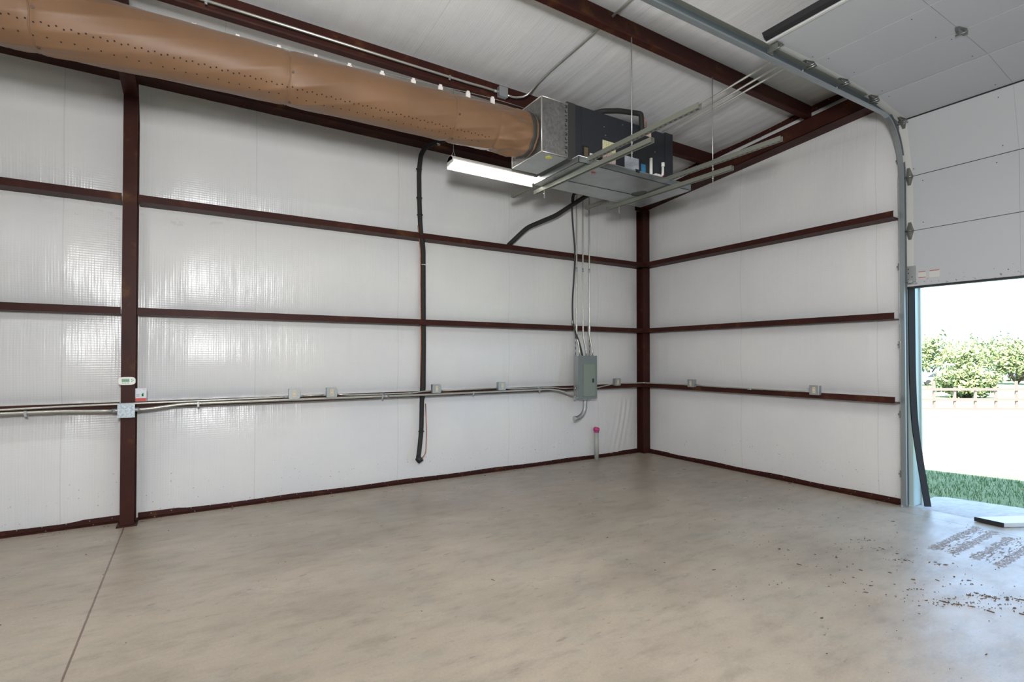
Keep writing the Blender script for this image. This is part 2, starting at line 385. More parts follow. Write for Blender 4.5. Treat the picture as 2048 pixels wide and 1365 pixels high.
def wa(x, z):
    t, i = zcell(z, 4.07)
    # bays between frames
    e = 1.0
    for c_, o_ in ((0.0, 0.17), (COLX, 0.06), (-13.0, 0)): e = min(e, max(0, abs(x - c_) - o_) / 0.4)
    e = min(1, e) ** 0.7
    d = 0.045 * billow(t) * e
    d += 0.004 * math.sin(x * 5.1 + i) * billow(t) * e + wrinkles(x, t, 0.0035, i * 3.7) * e
    if i == 0 and -0.95 < x < -0.1 and t < 0.75:   # creases slanting down to the corner
        q = (x + 0.55) + (t - 0.35) * -0.25; d += 0.006 * math.sin(q * 60) * math.exp(-(q / 0.16) ** 2) * min(1, t * 4)
    return (x, -d, z)
zs_ = sorted(set([round(z, 4) for z in lin(0.0, 4.24, 90)] + GZ))
grid(lin(LX, 0.0, 560), zs_, wa, mb)
obj('wall_left', mb, M_WA, kind='structure', label='long white vinyl-faced insulated wall with brown steel girts across it', cat='wall')
mb = MB()
def wb(y, z):
    t, i = zcell(z, 3.95)
    e = min(1, max(0, abs(y) - 0.16) / 0.4) * min(1, abs(y + 3.55) / 0.3); e = max(0, e) ** 0.7
    d = 0.04 * billow(t) * e + (0.003 * math.sin(y * 6.3 + i) * billow(t) + wrinkles(y, t, 0.003, i * 5.1 + 1)) * e
    return (-d, y, z)
grid(lin(-3.55, 0.0, 170), zs_, wb, mb)
mb.add([(0, -3.55, 4.2), (0, 0, 4.2), (0, 0, roofz(0)), (0, -3.55, roofz(-3.55))], [(0, 1, 2, 3)])
mb.add([(0.0, -9.6, 3.98), (0.0, -3.55, 3.98), (0.0, -3.55, roofz(-3.55)), (0.0, -9.6, roofz(-9.6))], [(0, 1, 2, 3)])
mb.add([(0.0, -9.6, 0), (0.0, -7.35, 0), (0.0, -7.35, 3.98), (0.0, -9.6, 3.98)], [(0, 1, 2, 3)])
# outer skin
mb.box(0.16, 0.19, -3.6, 0.2, -0.2, 4.3); mb.box(0.16, 0.19, -9.8, -7.35, -0.2, 4.9); mb.box(0.16, 0.19, -9.8, 0.2, 3.98, 4.9)
obj('wall_right', mb, M_WB, kind='structure', label='white vinyl-faced insulated end wall beside the overhead door', cat='wall')
mb = MB(); mb.box(LX - 0.1, LX, BY, 0.2, -0.1, 5.2)
obj('wall_end', mb, M_WB, kind='structure', label='white far end wall of the building, behind the camera', cat='wall')
mb = MB(); mb.box(LX, 0.2, BY - 0.1, BY, -0.1, 5.2)
obj('wall_back', mb, M_WA, kind='structure', label='white back wall of the building, behind the camera', cat='wall')
mb = MB(); mb.box(LX - 0.1, 0.19, 0.14, 0.2, -0.2, 4.4)
obj('wall_cladding', mb, M_JAMB, kind='structure', label='outer metal cladding behind the insulation of the left wall', cat='wall')
# roof blanket, sagging between purlins
PURL = [-1.34, -2.68, -4.02, -5.36, -6.7, -8.04]
mb = MB()
def ce(x, y):
    pl = [0.0] + PURL + [BY]
    t = 0; i = 0
    for k in range(len(pl) - 1):
        if pl[k] >= y >= pl[k + 1]: t = (pl[k] - y) / (pl[k] - pl[k + 1]); i = k
    d = 0.035 * math.sin(math.pi * t) ** 0.8 if 0 < t < 1 else 0
    e = 0.35 + 0.65 * abs(2 * t - 1)
    d += 0.0035 * (math.sin(x * 19 + i * 2) + 0.7 * math.sin(x * 41 + i)) * e * (0.6 + 0.4 * math.sin(x * 2.3 + i))
    return (x, y, roofz(y) + 0.004 - d * 0.8 * min(1, t * 9, (1 - t) * 9))
grid(lin(LX, 0.16, 520), sorted(set(lin(BY, 0.14, 110) + PURL)), ce, mb)
mb.box(LX - 0.1, 0.3, BY - 0.1, 0.3, 5.2, 5.25)
obj('ceiling', mb, M_CE, kind='structure', label='white insulation blanket under the sloping metal roof', cat='ceiling')
mb = MB(); mb.box(LX, 0.0, BY, 0.14, -0.15, 0.0)
obj('floor', mb, M_FLOOR, kind='structure', label='tan trowelled concrete slab with a sawn joint and dirt by the door', cat='floor')

# base angle with fasteners
def base(name, along, a0, a1, label):
    mb = MB()
    P_ = [(0.05, 0.0), (0.056, 0.0), (0.056, 0.058), (0.008, 0.064), (0.008, 0.055), (0.05, 0.052)]
    P_ = [(0.0, 0.0), (0.062, 0.0), (0.062, 0.006), (0.012, 0.010), (0.010, 0.056), (0.0, 0.056)]
    if along == 0: mb.prism([(-a, b) for a, b in P_], 0, a0, a1)
    else: mb.prism([(-a, b) for a, b in P_], 1, a0, a1)
    o = obj(name, mb, M_STEEL, kind='structure', label=label, cat='base angle')
    k = 0; a = a0 + 0.1; first = None
    while a < a1 - 0.05:
        for dz, off in ((0.038, 0.010), (0.009, 0.04)):
            if dz < 0.02 and k % 2: continue
            p = (a + (0.03 if dz < 0.02 else 0), -off, dz) if along == 0 else (-off, a + (0.03 if dz < 0.02 else 0), dz)
            if first is None:
                s_ = MB(); d = V((0, -1, 0)) if along == 0 else V((-1, 0, 0))
                s_.cyl(V(p), V(p) + d * 0.006, 0.0045, 8); first = obj('screw', s_, M_HINGE, o, centre=True)
                fp = V(p) - V(first.location)
            else:
                c_ = first.copy(); C.objects.link(c_); c_.parent = o; c_.location = V(p) - fp
        a += 0.16; k += 1
base('baseboard_left', 0, -6.59, -0.05, 'brown steel base angle with screws along the foot of the left wall')
base('baseboard_end', 0, -9.6, -6.72, 'brown steel base angle at the wall foot, left of the tall column')
base('baseboard_right', 1, -3.53, -0.05, 'brown steel base angle with screws along the foot of the right wall')

# ---------------------------------------------------------------- steel frame
def girt(name, axis, a0, a1, z, label, group):
    """bypass Z girt: flat web below, flange standing up on the room side with a small return lip"""
    mb = MB(); t = 0.004
    zb = z - 0.064; P_ = [(0.002, zb), (0.2, zb), (0.2, z), (0.186, z), (0.186, z - t), (0.196, z - t), (0.196, zb + t), (0.002, zb + t)]
    P_ = [(-a, b) for a, b in P_]
    mb.prism(P_, axis, a0, a1)
    return obj(name, mb, M_STEEL, label=label, cat='girt', group=group)
nm = ['top', 'middle', 'lowest']
for i, z in enumerate(GZ):
    girt('wall_girt', 0, -6.596, -0.004, z, ['brown steel girt across left wall, topmost row, right of the tall column',
         'brown steel girt across left wall, middle row, right of the tall column',
         'brown steel girt across left wall carrying the conduits, right of the tall column'][i], 'brown girts on the left wall')
    girt('wall_girt', 0, -9.6, -6.716, z - 0.008 * (i == 0), ['short brown steel girt left of the tall column, topmost row',
         'short brown steel girt left of the tall column, middle row',
         'short brown steel girt left of the tall column, behind the two conduits'][i], 'brown girts on the left wall')
    girt('wall_girt', 1, -3.566, -0.004, z, ['brown steel girt across right wall, topmost row',
         'brown steel girt across right wall, middle row', 'brown steel girt across right wall, lowest row with two outlet boxes'][i], 'brown girts on the right wall')
# eave strut
mb = MB(); mb.prism([(-0.002, 4.065), (-0.2, 4.065), (-0.2, 4.235), (-0.19, 4.235), (-0.19, 4.075), (-0.002, 4.075)], 0, -9.6, 0.0)
obj('eave_strut', mb, M_STEEL, label='dark brown eave strut along the top of the left wall, below the duct', cat='beam')
# left frame column (I section) with cranked head
e = empty('steel_column', (COLX, -0.11, 0), 'tall brown steel frame column carrying the thermostat', 'column')
mb = MB(); mb.box(COLX - 0.052, COLX + 0.052, -0.222, -0.212, 0.012, 3.86); mb.box(COLX - 0.052, COLX + 0.052, -0.012, -0.002, 0.012, 3.70)
mb.hexa([(COLX - 0.052, -0.012, 3.70), (COLX + 0.052, -0.012, 3.70), (COLX + 0.052, -0.002, 3.70), (COLX - 0.052, -0.002, 3.70)], [(COLX - 0.052, -0.20, 4.03), (COLX + 0.052, -0.20, 4.03), (COLX + 0.052, -0.19, 4.03), (COLX - 0.052, -0.19, 4.03)])
obj('flange', mb, M_STEEL, e)
mb = MB(); mb.prism([(-0.212, 0.012), (-0.012, 0.012), (-0.012, 3.70), (-0.19, 4.03), (-0.212, 3.95)], 0, COLX - 0.004, COLX + 0.004)
obj('web', mb, M_STEEL, e)
mb = MB(); mb.box(COLX - 0.075, COLX + 0.075, -0.25, -0.002, 0, 0.012)
for sx in (-1, 1):
    mb.cyl((COLX + sx * 0.058, -0.12, 0.012), (COLX + sx * 0.058, -0.12, 0.035), 0.011, 6)
obj('base_plate', mb, M_STEEL, e)
# frame rafter
e = empty('frame_rafter', (COLX, -4.8, 3.9), 'brown steel roof rafter rising over the duct from the tall column', 'beam')
def slope_box(mb, x0, x1, y0, y1, za, zb, mi=0):
    """box between y0 and y1 following the roof slope; za, zb are heights at the wall"""
    q = lambda y: [(x0, y, roofz(y, za)), (x1, y, roofz(y, za)), (x1, y, roofz(y, zb)), (x0, y, roofz(y, zb))]
    mb.hexa(q(y0), q(y1), mi)
mb = MB(); slope_box(mb, COLX - 0.055, COLX + 0.055, -0.9, -0.222, 3.84, 3.85); slope_box(mb, COLX - 0.09, COLX + 0.09, -9.6, -0.9, 3.84, 3.85)
obj('bottom_flange', mb, M_STEEL, e)
mb = MB(); slope_box(mb, COLX - 0.004, COLX + 0.004, -9.6, -0.225, 3.85, 4.02); obj('web', mb, M_STEEL, e)
mb = MB(); slope_box(mb, COLX - 0.07, COLX + 0.07, -9.6, -0.225, 4.018, 4.028); obj('top_flange', mb, M_STEEL, e)
# corner column
mb = MB(); mb.box(-0.155, -0.012, -0.145, -0.135, 0.01, 3.84); mb.box(-0.090, -0.080, -0.135, -0.01, 0.01, 3.84); mb.box(-0.155, -0.012, -0.012, -0.002, 0.01, 3.84)
mb.box(-0.165, -0.004, -0.16, -0.002, 0, 0.012); mb.box(-0.02, -0.012, -0.145, -0.002, 0.01, 3.84)
obj('steel_column', mb, M_STEEL, label='dark brown steel column standing in the room corner', cat='column')
# end wall rafter and rake angle
mb = MB(); slope_box(mb, -0.2, -0.194, -9.6, -0.02, 3.842, 4.017); slope_box(mb, -0.2, -0.01, -9.6, -0.02, 3.842, 3.849); slope_box(mb, -0.2, -0.01, -9.6, -0.02, 4.011, 4.017)
obj('end_rafter', mb, M_STEEL, label='deep brown end rafter sloping up the top of the right wall', cat='beam')
mb = MB(); slope_box(mb, -0.028, -0.02, -9.6, -0.2, 4.150, 4.222)
ra = obj('rake_angle', mb, M_STEEL, label='thin brown rake angle with screws under the roof, above the end rafter', cat='angle')
f0 = None
for k in range(26):
    y = -0.5 - 0.14 * k; p = V((-0.030, y, roofz(y, 4.186) + (0.014 if k % 2 else -0.01)))
    if f0 is None:
        s_ = MB(); s_.cyl(p, p + V((-0.006, 0, 0)), 0.0055, 8); f0 = obj('screw', s_, M_HINGE, ra, centre=True); fp = p - V(f0.location)
    else:
        c_ = f0.copy(); C.objects.link(c_); c_.parent = ra; c_.location = p - fp
# purlins
for i, y in enumerate(PURL):
    mb = MB(); zb = roofz(y, ZP); zt = roofz(y, ZR)
    mb.prism([(y, zb), (y - 0.062, zb + 0.004), (y - 0.066, zb + 0.018), (y - 0.062, zb + 0.018), (y - 0.058, zb + 0.008), (y - 0.004, zb + 0.006),
              (y - 0.004, zt - 0.012), (y + 0.06, zt - 0.016), (y + 0.06, zt - 0.012), (y, zt - 0.004)], 0, -13.0, -0.03)
    obj('roof_purlin', mb, M_STEEL, label=['brown roof purlin nearest the left wall, with a conduit along it', 'brown roof purlin crossing above the air handler and its rods',
        'brown roof purlin above the raised garage door, third from left wall', 'brown roof purlin, fourth from left wall', 'brown roof purlin, fifth from left wall', 'brown roof purlin, sixth from left wall'][i],
        cat='purlin', group='brown roof purlins')

# ---------------------------------------------------------------- fabric duct
DY, DZ, DR = -1.87, 3.57, 0.190
SEAMX = [-9.4, -8.2, -6.97, -5.60, -4.30, -3.88]
def duct_c(x):
    return (DY, 3.578 + 0.022 * (x + 4.3)) if x < -4.3 else (DY - 0.02 * (x + 4.3), 3.578 + 0.024 * (x + 4.3))
def duct_r(x, a):
    r = DR
    for k, s in enumerate(SEAMX):
        d = x - s; r -= 0.010 * math.exp(-(d / 0.018) ** 2) * (0.5 + 0.5 * math.sin(a * 2 + k))
        # diagonal drag folds either side of each hoop seam
        for side, wd in ((1, 0.42), (-1, 0.22)):
            dd = d * side
            if dd > 0:
                w1 = math.sin(a * (4 + k % 3) + dd * side * 7 + k * 2.1); r += 0.017 * math.exp(-dd / wd) * (1 - abs(w1)) ** 1.6 * (1 - math.exp(-dd / 0.04)) * (0.4 + 0.6 * math.sin(a + k * 1.3) ** 2)
    if x > -3.95:   # gathered sleeve at the plenum
        t = min(1, (x + 3.95) / 0.25); end = min(1, max(0, (-3.50 - x) / 0.08))
        r += (0.013 * abs(math.sin(a * 4.0 + x * 9 + 0.5 * math.sin(a * 2))) + 0.009 * math.sin(a * 7 - x * 13 + 1.0)) * t * end - 0.006 * t * (1 - end) + 0.012 * (1 - end)
    r += 0.004 * math.sin(x * 2.1 + a * 2)
    if math.cos(a - math.pi / 2) > 0.9: r += 0.0
    return r
def duct_p(x, a, off=0.0):
    cy, cz = duct_c(x); r = duct_r(x, a) + off
    return V((x, cy + math.cos(a) * r, cz + math.sin(a) * r))
duct = empty('fabric_duct', (-6.0, DY, DZ - DR), 'long tan fabric air duct with rows of small holes, under the roof', 'duct')
xs_ = sorted(set([round(x, 4) for x in lin(-10.0, -3.97, 330)] + [round(x, 4) for x in lin(-3.97, -3.49, 90)]))
NA = 120
mb = MB(); o = 0
for x in xs_:
    for k in range(NA): mb.v.append(duct_p(x, 2 * math.pi * k / NA))
for i in range(len(xs_) - 1):
    for k in range(NA):
        a = i * NA + k; b = i * NA + (k + 1) % NA
        mb.f.append([a, b, b + NA, a + NA]); mb.m.append(0); mb.sm.append(True)
# punched holes: staggered double row and a lower sparse row (pattern of the cloth)
def hole(x, deg, r=0.0042):
    a = math.pi + math.radians(deg); c_ = duct_p(x, a, 0.0012)
    n_ = V((0, math.cos(a), math.sin(a))); t_ = V((0, -math.sin(a), math.cos(a))); xx = V((1, 0, 0))
    vs = [c_ + n_ * 0.0006 + (xx * math.cos(q * math.pi / 4) + t_ * math.sin(q * math.pi / 4)) * r for q in range(8)]
    mb.add(vs, [tuple(range(8))], 1)
x = -10.0; k = 0
while x < -3.95:
    hole(x, 33 + (x + 7.1) * 5.6 + (1.4 if k % 2 else -1.4), 0.0054); x += 0.0335; k += 1
x = -10.0; k = 0
while x < -4.0:
    hole(x, 56 + (x + 7.1) * 4.2 + (1.0 if k % 2 else -1.0), 0.0050); x += 0.062; k += 1
obj('sleeve', mb, [M_FAB, M_HOLE], duct)
for s in SEAMX[:-1]:
    mb = MB(); pts = [duct_p(s + 0.004 * math.sin(q), 2 * math.pi * q / 48, 0.002) for q in range(49)]
    mb.tube(pts, 0.0042, 6, cap=False); obj('seam', mb, M_FAB, duct)
    for dg in (12, 80):
        c_ = duct_p(s + 0.02, math.pi + math.radians(dg), 0.001); mb = MB(); n_ = V((0, math.cos(math.pi + math.radians(dg)), math.sin(math.pi + math.radians(dg)))); mb.cyl(c_ - n_ * 0.002, c_ + n_ * 0.004, 0.009, 10); obj('eyelet', mb, M_HOLEB, duct)
mb = MB()   # strap clamping the sleeve to the collar
for xo, ro in ((-3.55, 0.0), (-3.512, 0.0)): pass
pr = lin(-3.553, -3.513, 3)
for x in pr:
    for k in range(64): mb.v.append(duct_p(x, 2 * math.pi * k / 64, 0.006))
for i in range(3):
    for k in range(64):
        a = i * 64 + k; b = i * 64 + (k + 1) % 64; mb.f.append([a, b, b + 64, a + 64]); mb.m.append(0); mb.sm.append(True)
obj('strap', mb, M_CABD, duct, solid=0.004)
cbl = [V((-10, -1.87, 3.66)), V((-6.69, -1.87, 3.722)), V((-5.12, -1.87, 3.785)), V((-3.86, -1.87, 3.868)), V((-3.45, -1.80, 3.905))]
mb = MB(); mb.tube(bend(cbl, 0.3, 6), 0.0025, 6); obj('suspension_cable', mb, M_GALV, duct)
def cable_z(x):
    for a, b in zip(cbl, cbl[1:]):
        if a.x <= x <= b.x: return a.z + (b.z - a.z) * (x - a.x) / (b.x - a.x)
for x in (-6.685, -6.43, -6.175, -5.915, -5.65, -5.395, -5.145, -4.885, -4.62, -4.375, -4.11, -3.86):
    zc = cable_z(x); zd = duct_p(x, math.pi / 2).z
    mb = MB(); mb.box(x - 0.020, x + 0.020, -1.878, -1.862, zd - 0.004, max(zc - 0.006, zd + 0.012)); mb.box(x - 0.012, x + 0.012, -1.880, -1.860, zc - 0.010, zc + 0.010)
    obj('cable_clip', mb, M_CLIP, duct)

# ---------------------------------------------------------------- plenum, air handler, drain pan
pl = empty('duct_plenum', (-3.3, -1.83, 3.39), 'silver foil-faced square plenum box between tan duct and air handler', 'plenum')
px0, px1, py0, py1, pz0, pz1 = -3.468, -3.165, -2.09, -1.58, 3.392, 3.90
mb = MB(); mb.box(px0, px1, py0, py1, pz0, pz1)
for k in range(11):
    z = pz0 + 0.035 + k * 0.043; h = 0.022
    x = px1 - 0.035
    if k % 3 == 0:
        mb.box(x, x + 0.004, py0 - 0.0075, py0 + 0.001, z, z + h, 1); mb.box(x, x + 0.02, py0 - 0.0075, py0 + 0.001, z, z + 0.004, 1)
    elif k % 3 == 1:
        mb.box(x, x + 0.02, py0 - 0.0075, py0 + 0.001, z, z + 0.004, 1); mb.box(x, x + 0.02, py0 - 0.0075, py0 + 0.001, z + h - 0.004, z + h, 1); mb.box(x + 0.018, x + 0.022, py0 - 0.0075, py0 + 0.001, z, z + h, 1)
    else: mb.box(x, x + 0.022, py0 - 0.0075, py0 + 0.001, z + h / 2, z + h / 2 + 0.004, 1)
obj('foil_box', mb, [M_FOIL, M_DARK], pl)
mb = MB(); r_ = 0.005
for (y, z) in ((py0, pz0), (py0, pz1), (py1, pz0), (py1, pz1)): mb.cyl((px0, y, z), (px1, y, z), r_, 6)
for z in (pz0, pz1): mb.cyl((px0, py0, z), (px0, py1, z), r_, 6)
for y in (py0, py1): mb.cyl((px0, y, pz0), (px0, y, pz1), r_ * 1.5, 6)
obj('edge_tape', mb, M_TAPE, pl)
mb = MB(); mb.box(px0 + 0.004, px1, py0 + 0.01, py1 - 0.01, pz0 - 0.006, pz0 - 0.003); obj('bottom_sheet', mb, M_PAN, pl)
mb = MB(); mb.prism([(-3.33 + 0.035 * math.cos(t), -2.01 + 0.03 * math.sin(t) * (1 + 0.2 * math.cos(3 * t))) for t in lin(0, 2 * math.pi, 14)[:-1]], 2, pz0 - 0.0085, pz0 - 0.006)
obj('yellow_sticker', mb, M_YEL, pl)

ah = empty('air_handler', (-2.4, -1.81, 3.38), 'charcoal horizontal air handler cabinet with labels, hung under the roof', 'air handler')
AX0, AX1, AY0, AY1, AZ0, AZ1 = -3.165, -1.70, -2.07, -1.56, 3.385, 3.935
for x_ in (-3.0, -1.9):
    mb = MB(); mb.box(x_ - 0.03, x_ + 0.03, AY0 + 0.03, AY1 - 0.03, 3.3425, AZ0); obj('rubber_pad', mb, M_BLACK, ah)
mb = MB(); mb.box(AX0 + 0.10, AX1 - 0.12, AY0, AY1, AZ0, AZ1); obj('cabinet', mb, M_CAB, ah, bevel=0.004)
mb = MB(); mb.box(AX0, AX0 + 0.10, AY0 - 0.004, AY1 + 0.004, AZ0 - 0.002, AZ1 + 0.002); obj('collar', mb, M_CABD, ah, bevel=0.004)
mb = MB(); mb.box(AX1 - 0.12, AX1, AY0 - 0.006, AY1, AZ0, AZ1 + 0.015); mb.box(AX1 - 0.085, AX1 - 0.035, AY0 - 0.008, AY0 - 0.006, AZ1 - 0.06, AZ1 - 0.045, 1)
obj('filter_end_cap', mb, [M_CAB, M_DARK], ah, bevel=0.003)
def plate(name, x0, x1, z0, z1, mt, y=AY0, t=0.003, par=None):
    mb = MB(); mb.box(x0, x1, y - t, y - 0.0005, z0, z1); return obj(name, mb, mt, par or ah)
plate('access_panel', -2.99, -2.335, 3.42, 3.915, M_CAB, t=0.004); plate('access_panel', -2.325, -1.835, 3.42, 3.915, M_CAB, t=0.004)
plate('yellow_label', -2.72, -2.545, 3.56, 3.668, M_LBY, t=0.006); plate('orange_label', -2.72, -2.545, 3.40, 3.558, M_LBO, t=0.006)
plate('warning_label', -2.19, -2.035, 3.845, 3.915, M_LBO, t=0.006)
plate('white_label', -2.42, -2.22, 3.445, 3.575, M_LBW, t=0.006); plate('blue_label', -2.185, -2.12, 3.445, 3.535, M_BLUE, t=0.006)
plate('small_white_label', -2.885, -2.825, 3.44, 3.50, M_PAPER, t=0.006)
mb = MB(); mb.box(-2.975, -2.90, -2.084, -2.07, 3.44, 3.555, 0); mb.box(-2.962, -2.913, -2.0855, -2.084, 3.455, 3.54, 1); obj('sight_window', mb, [M_BLACK, mat('brown_window', (0.12, 0.09, 0.05), 0.3)], ah)
mb = MB(); mb.cyl((-2.055, -2.09, 3.40), (-2.055, -2.09, 3.612), 0.017, 12); obj('vent_pipe', mb, M_WHITE, ah)
mb = MB(); mb.tube(bend([(-1.90, -2.065, 3.455), (-1.90, -2.11, 3.455), (-1.895, -2.11, 3.575)], 0.02), 0.014, 10); mb.cyl((-1.895, -2.11, 3.55), (-1.895, -2.11, 3.592), 0.019, 12)
obj('drain_pipe', mb, M_WHITE, ah)
mb = MB(); mb.box(-2.01, -1.95, -2.115, -2.07, 3.40, 3.455); mb.cyl((-1.98, -2.115, 3.43), (-1.98, -2.14, 3.43), 0.014, 8); obj('drain_fitting', mb, M_CLIP, ah)
mb = MB()
for z in (3.465, 3.495): mb.tube([(-1.845 + 0.012 * math.cos(t), -2.077, z + 0.014 * math.sin(t)) for t in lin(0, 2 * math.pi, 12)], 0.002, 5)
obj('drain_mark', mb, mat('magenta_mark', (0.4, 0.03, 0.12), 0.5), ah)
for (x, z) in ((-2.7, 3.80), (-2.68, 3.72), (-2.45, 3.88), (-1.98, 3.70)):
    mb = MB(); mb.cyl((x, -2.072, z), (x, -2.079, z), 0.007, 8); obj('screw', mb, M_HINGE, ah)

pan = empty('drain_pan', (-2.33, -1.8, 3.33), 'galvanised sheet metal drain pan under the charcoal air handler', 'drain pan')
PX0, PX1, PY0, PY1, PZ = -3.10, -1.52, -2.17, -1.42, 3.338
mb = MB(); mb.box(PX0, PX1, PY0, PY1, PZ, PZ + 0.004); obj('pan_bottom', mb, M_PAN, pan)
mb = MB()
for a in ((PX0, PX1, PY0, PY0 + 0.004), (PX0, PX1, PY1 - 0.004, PY1), (PX0, PX0 + 0.004, PY0, PY1), (PX1 - 0.004, PX1, PY0, PY1)): mb.box(*a, PZ, PZ + 0.062)
mb.tube([(PX0, PY0, PZ + 0.062), (PX1, PY0, PZ + 0.062), (PX1, PY1, PZ + 0.062), (PX0, PY1, PZ + 0.062), (PX0, PY0, PZ + 0.062)], 0.004, 6)
obj('rim', mb, M_PAN, pan)
mb = MB(); mb.tube([(-3.05, -1.70, PZ - 0.002), (-2.4, -1.72, PZ - 0.002), (-1.85, -1.74, PZ - 0.002)], 0.0028, 6); obj('bottom_crease', mb, M_DARK, pan)
mb = MB(); mb.prism([(-2.80 + 0.028 * math.cos(t), -2.03 + 0.02 * math.sin(t)) for t in lin(0, 2 * math.pi, 10)[:-1]], 2, PZ - 0.002, PZ - 0.0005); obj('red_spray_mark', mb, M_RED, pan)
# a round soot-dark stain on the underside
M_STAIN = mat('dark_stain', (0.11, 0.115, 0.115), 0.5, 0.5)
mb = MB(); mb.prism([(-1.93 + 0.075 * math.cos(t) * (1 + 0.15 * math.sin(3 * t)), -1.80 + 0.10 * math.sin(t)) for t in lin(0, 2 * math.pi, 20)[:-1]], 2, PZ - 0.0012, PZ - 0.0005); obj('dark_stain', mb, M_STAIN, pan)
mb = MB(); mb.box(-2.36, -2.31, PY0 - 0.006, PY0 + 0.008, PZ + 0.045, PZ + 0.075); obj('float_switch_clip', mb, M_BLACK, pan)

# strut channels and threaded rods
def strut(x, y0, z0, y1, z1, label, up, double=False):
    """C-channel, open side up or down, slotted"""
    mb = MB(); h, wd, t = 0.041, 0.0205, 0.003
    prof = [(-wd, 0), (wd, 0), (wd, h), (wd - 0.009, h), (wd - 0.009, h - 0.008), (wd - 0.009 + t, h - 0.008), (wd - t, h - t), (wd - t, t), (-wd + t, t), (-wd + t, h - t), (-wd + 0.009 - t, h - 0.008), (-wd + 0.009, h - 0.008), (-wd + 0.009, h), (-wd, h)]
    if not up: prof = [(a, h - b) for a, b in prof]
    fr = lambda i: (V((1, 0, 0)), V((0, 0, 1)))
    mb.sweep(prof, [(x, y0, z0 - h / 2), (x, y1, z1 - h / 2)], fr)
    if double:
        mb.sweep([(a, -b) for a, b in prof], [(x, y0, z0 - h / 2 - 0.0005), (x, y1, z1 - h / 2 - 0.0005)], fr)
    n = int((y1 - y0) / 0.05)
    for k in range(n):
        t_ = (k + 0.5) / n; yy = y0 + (y1 - y0) * t_; zz = z0 + (z1 - z0) * t_ - h / 2 + (-0.0006 if up else h - 0.0)
        mb.box(x - 0.006, x + 0.006, yy - 0.013, yy + 0.013, zz, zz + 0.0006, 1)
    return obj('strut_channel', mb, [M_STRUT, M_DARK], label=label, cat='strut channel', group='strut channels hanging the air handler')
R1, R2 = -2.978, -1.857
strut(R1, -3.434, 3.374, -0.796, 3.402, 'long upper strut channel passing in front of the air handler labels, left pair', True)
strut(R1 + 0.0, -2.969, 3.263 + 0.022, -1.266, 3.292 + 0.022, 'short lower strut channel under the left half of the drain pan', False)
strut(R2, -3.395, 3.394, -0.794, 3.436, 'long upper strut channel reaching toward right wall, right of air handler', True)
strut(R2, -2.919, 3.278 + 0.012, -1.199, 3.312 + 0.012, 'short lower strut channel under the right half of the drain pan', False)
RODG = 'threaded rods hanging the air handler'
def rod(x, y, label, zb=3.20):
    e_ = empty('threaded_rod', (x, y, zb), label, 'rod', RODG)
    mb = MB(); mb.cyl((x, y, zb), (x, y, roofz(y, ZP) + 0.004), 0.0048, 8); obj('rod', mb, M_GALV, e_)
    for z in (3.255, 3.318, 3.345, 3.40):
        mb = MB(); mb.tube([(x, y, z - 0.005), (x, y, z + 0.005)], 0.010, 6); obj('nut', mb, M_GALV, e_)
rod(R1, -2.735, 'threaded rod hanging from second purlin in front of the charcoal cabinet'); rod(R2, -2.703, 'threaded rod right of the air handler, hanging from the second purlin')
rod(R1, -1.44, 'threaded rod end poking below the left end of drain pan struts', 3.21); rod(R2, -1.40, 'threaded rod poking below the strut nearest the corner, behind the drain pan', 3.22)

# black insulated refrigerant lines at the cabinet
mb = MB(); mb.tube(bend([(-3.2, -0.9, 3.98), (-2.85, -1.35, 4.03), (-2.50, -1.62, 4.09), (-2.02, -2.05, 4.155), (-1.97, -2.095, 4.12), (-1.99, -2.10, 3.93), (-2.0, -2.06, 3.86)], 0.06), [0.027] * 32, 12) if False else mb.tube(bend([(-3.2, -0.9, 3.98), (-2.85, -1.35, 4.03), (-2.66, -2.0, 4.0), (-2.47, -2.05, 4.03), (-2.24, -2.07, 4.055), (-2.20, -2.09, 4.05), (-2.195, -2.10, 3.85)], 0.05), 0.026, 12)
rl = empty('refrigerant_line', (-2.3, -2.0, 3.86), 'black insulated refrigerant line looping out of the top of air handler', 'pipe')
obj('insulation', mb, M_PIPEINS, rl)
mb = MB(); mb.tube(bend([(-2.21, -2.09, 4.06), (-2.13, -2.09, 4.0), (-2.12, -2.09, 3.90), (-2.15, -2.08, 3.86)], 0.05), 0.006, 8); obj('copper_tube', mb, M_COPPER, rl)

# long black line set down the left wall
ls = empty('line_set', (-3.86, -0.15, 0.25), 'long black insulated line set running down the left wall through the girts', 'pipe')
pts = [(-3.50, -0.45, 4.12), (-3.69, -0.26, 4.08), (-3.83, -0.225, 4.01), (-3.895, -0.225, 3.90), (-3.92, -0.225, 3.70), (-3.915, -0.225, 3.36), (-3.90, -0.222, 3.05), (-3.86, -0.16, 2.93), (-3.815, -0.09, 2.80), (-3.81, -0.085, 2.30), (-3.805, -0.085, 1.60), (-3.81, -0.09, 1.13), (-3.83, -0.11, 1.0), (-3.84, -0.12, 0.65), (-3.862, -0.12, 0.42), (-3.885, -0.13, 0.29)]
mb = MB(); bp = bend(pts, 0.08, 4)
mb.tube(bp, [0.027 if p.z > 2.95 or p.z < 1.0 else 0.034 for p in bp], 12); obj('insulation', mb, M_PIPEINS, ls)
mb = MB(); mb.tube([V(p) + V((-0.035, -0.012, 0)) for p in bend(pts[6:12], 0.08, 3)], 0.006, 8)
mb.tube(bend([(-3.80, -0.15, 0.95), (-3.79, -0.16, 0.62), (-3.80, -0.16, 0.36), (-3.86, -0.155, 0.29)], 0.08), 0.006, 8); obj('copper_tube', mb, M_COPPER, ls)
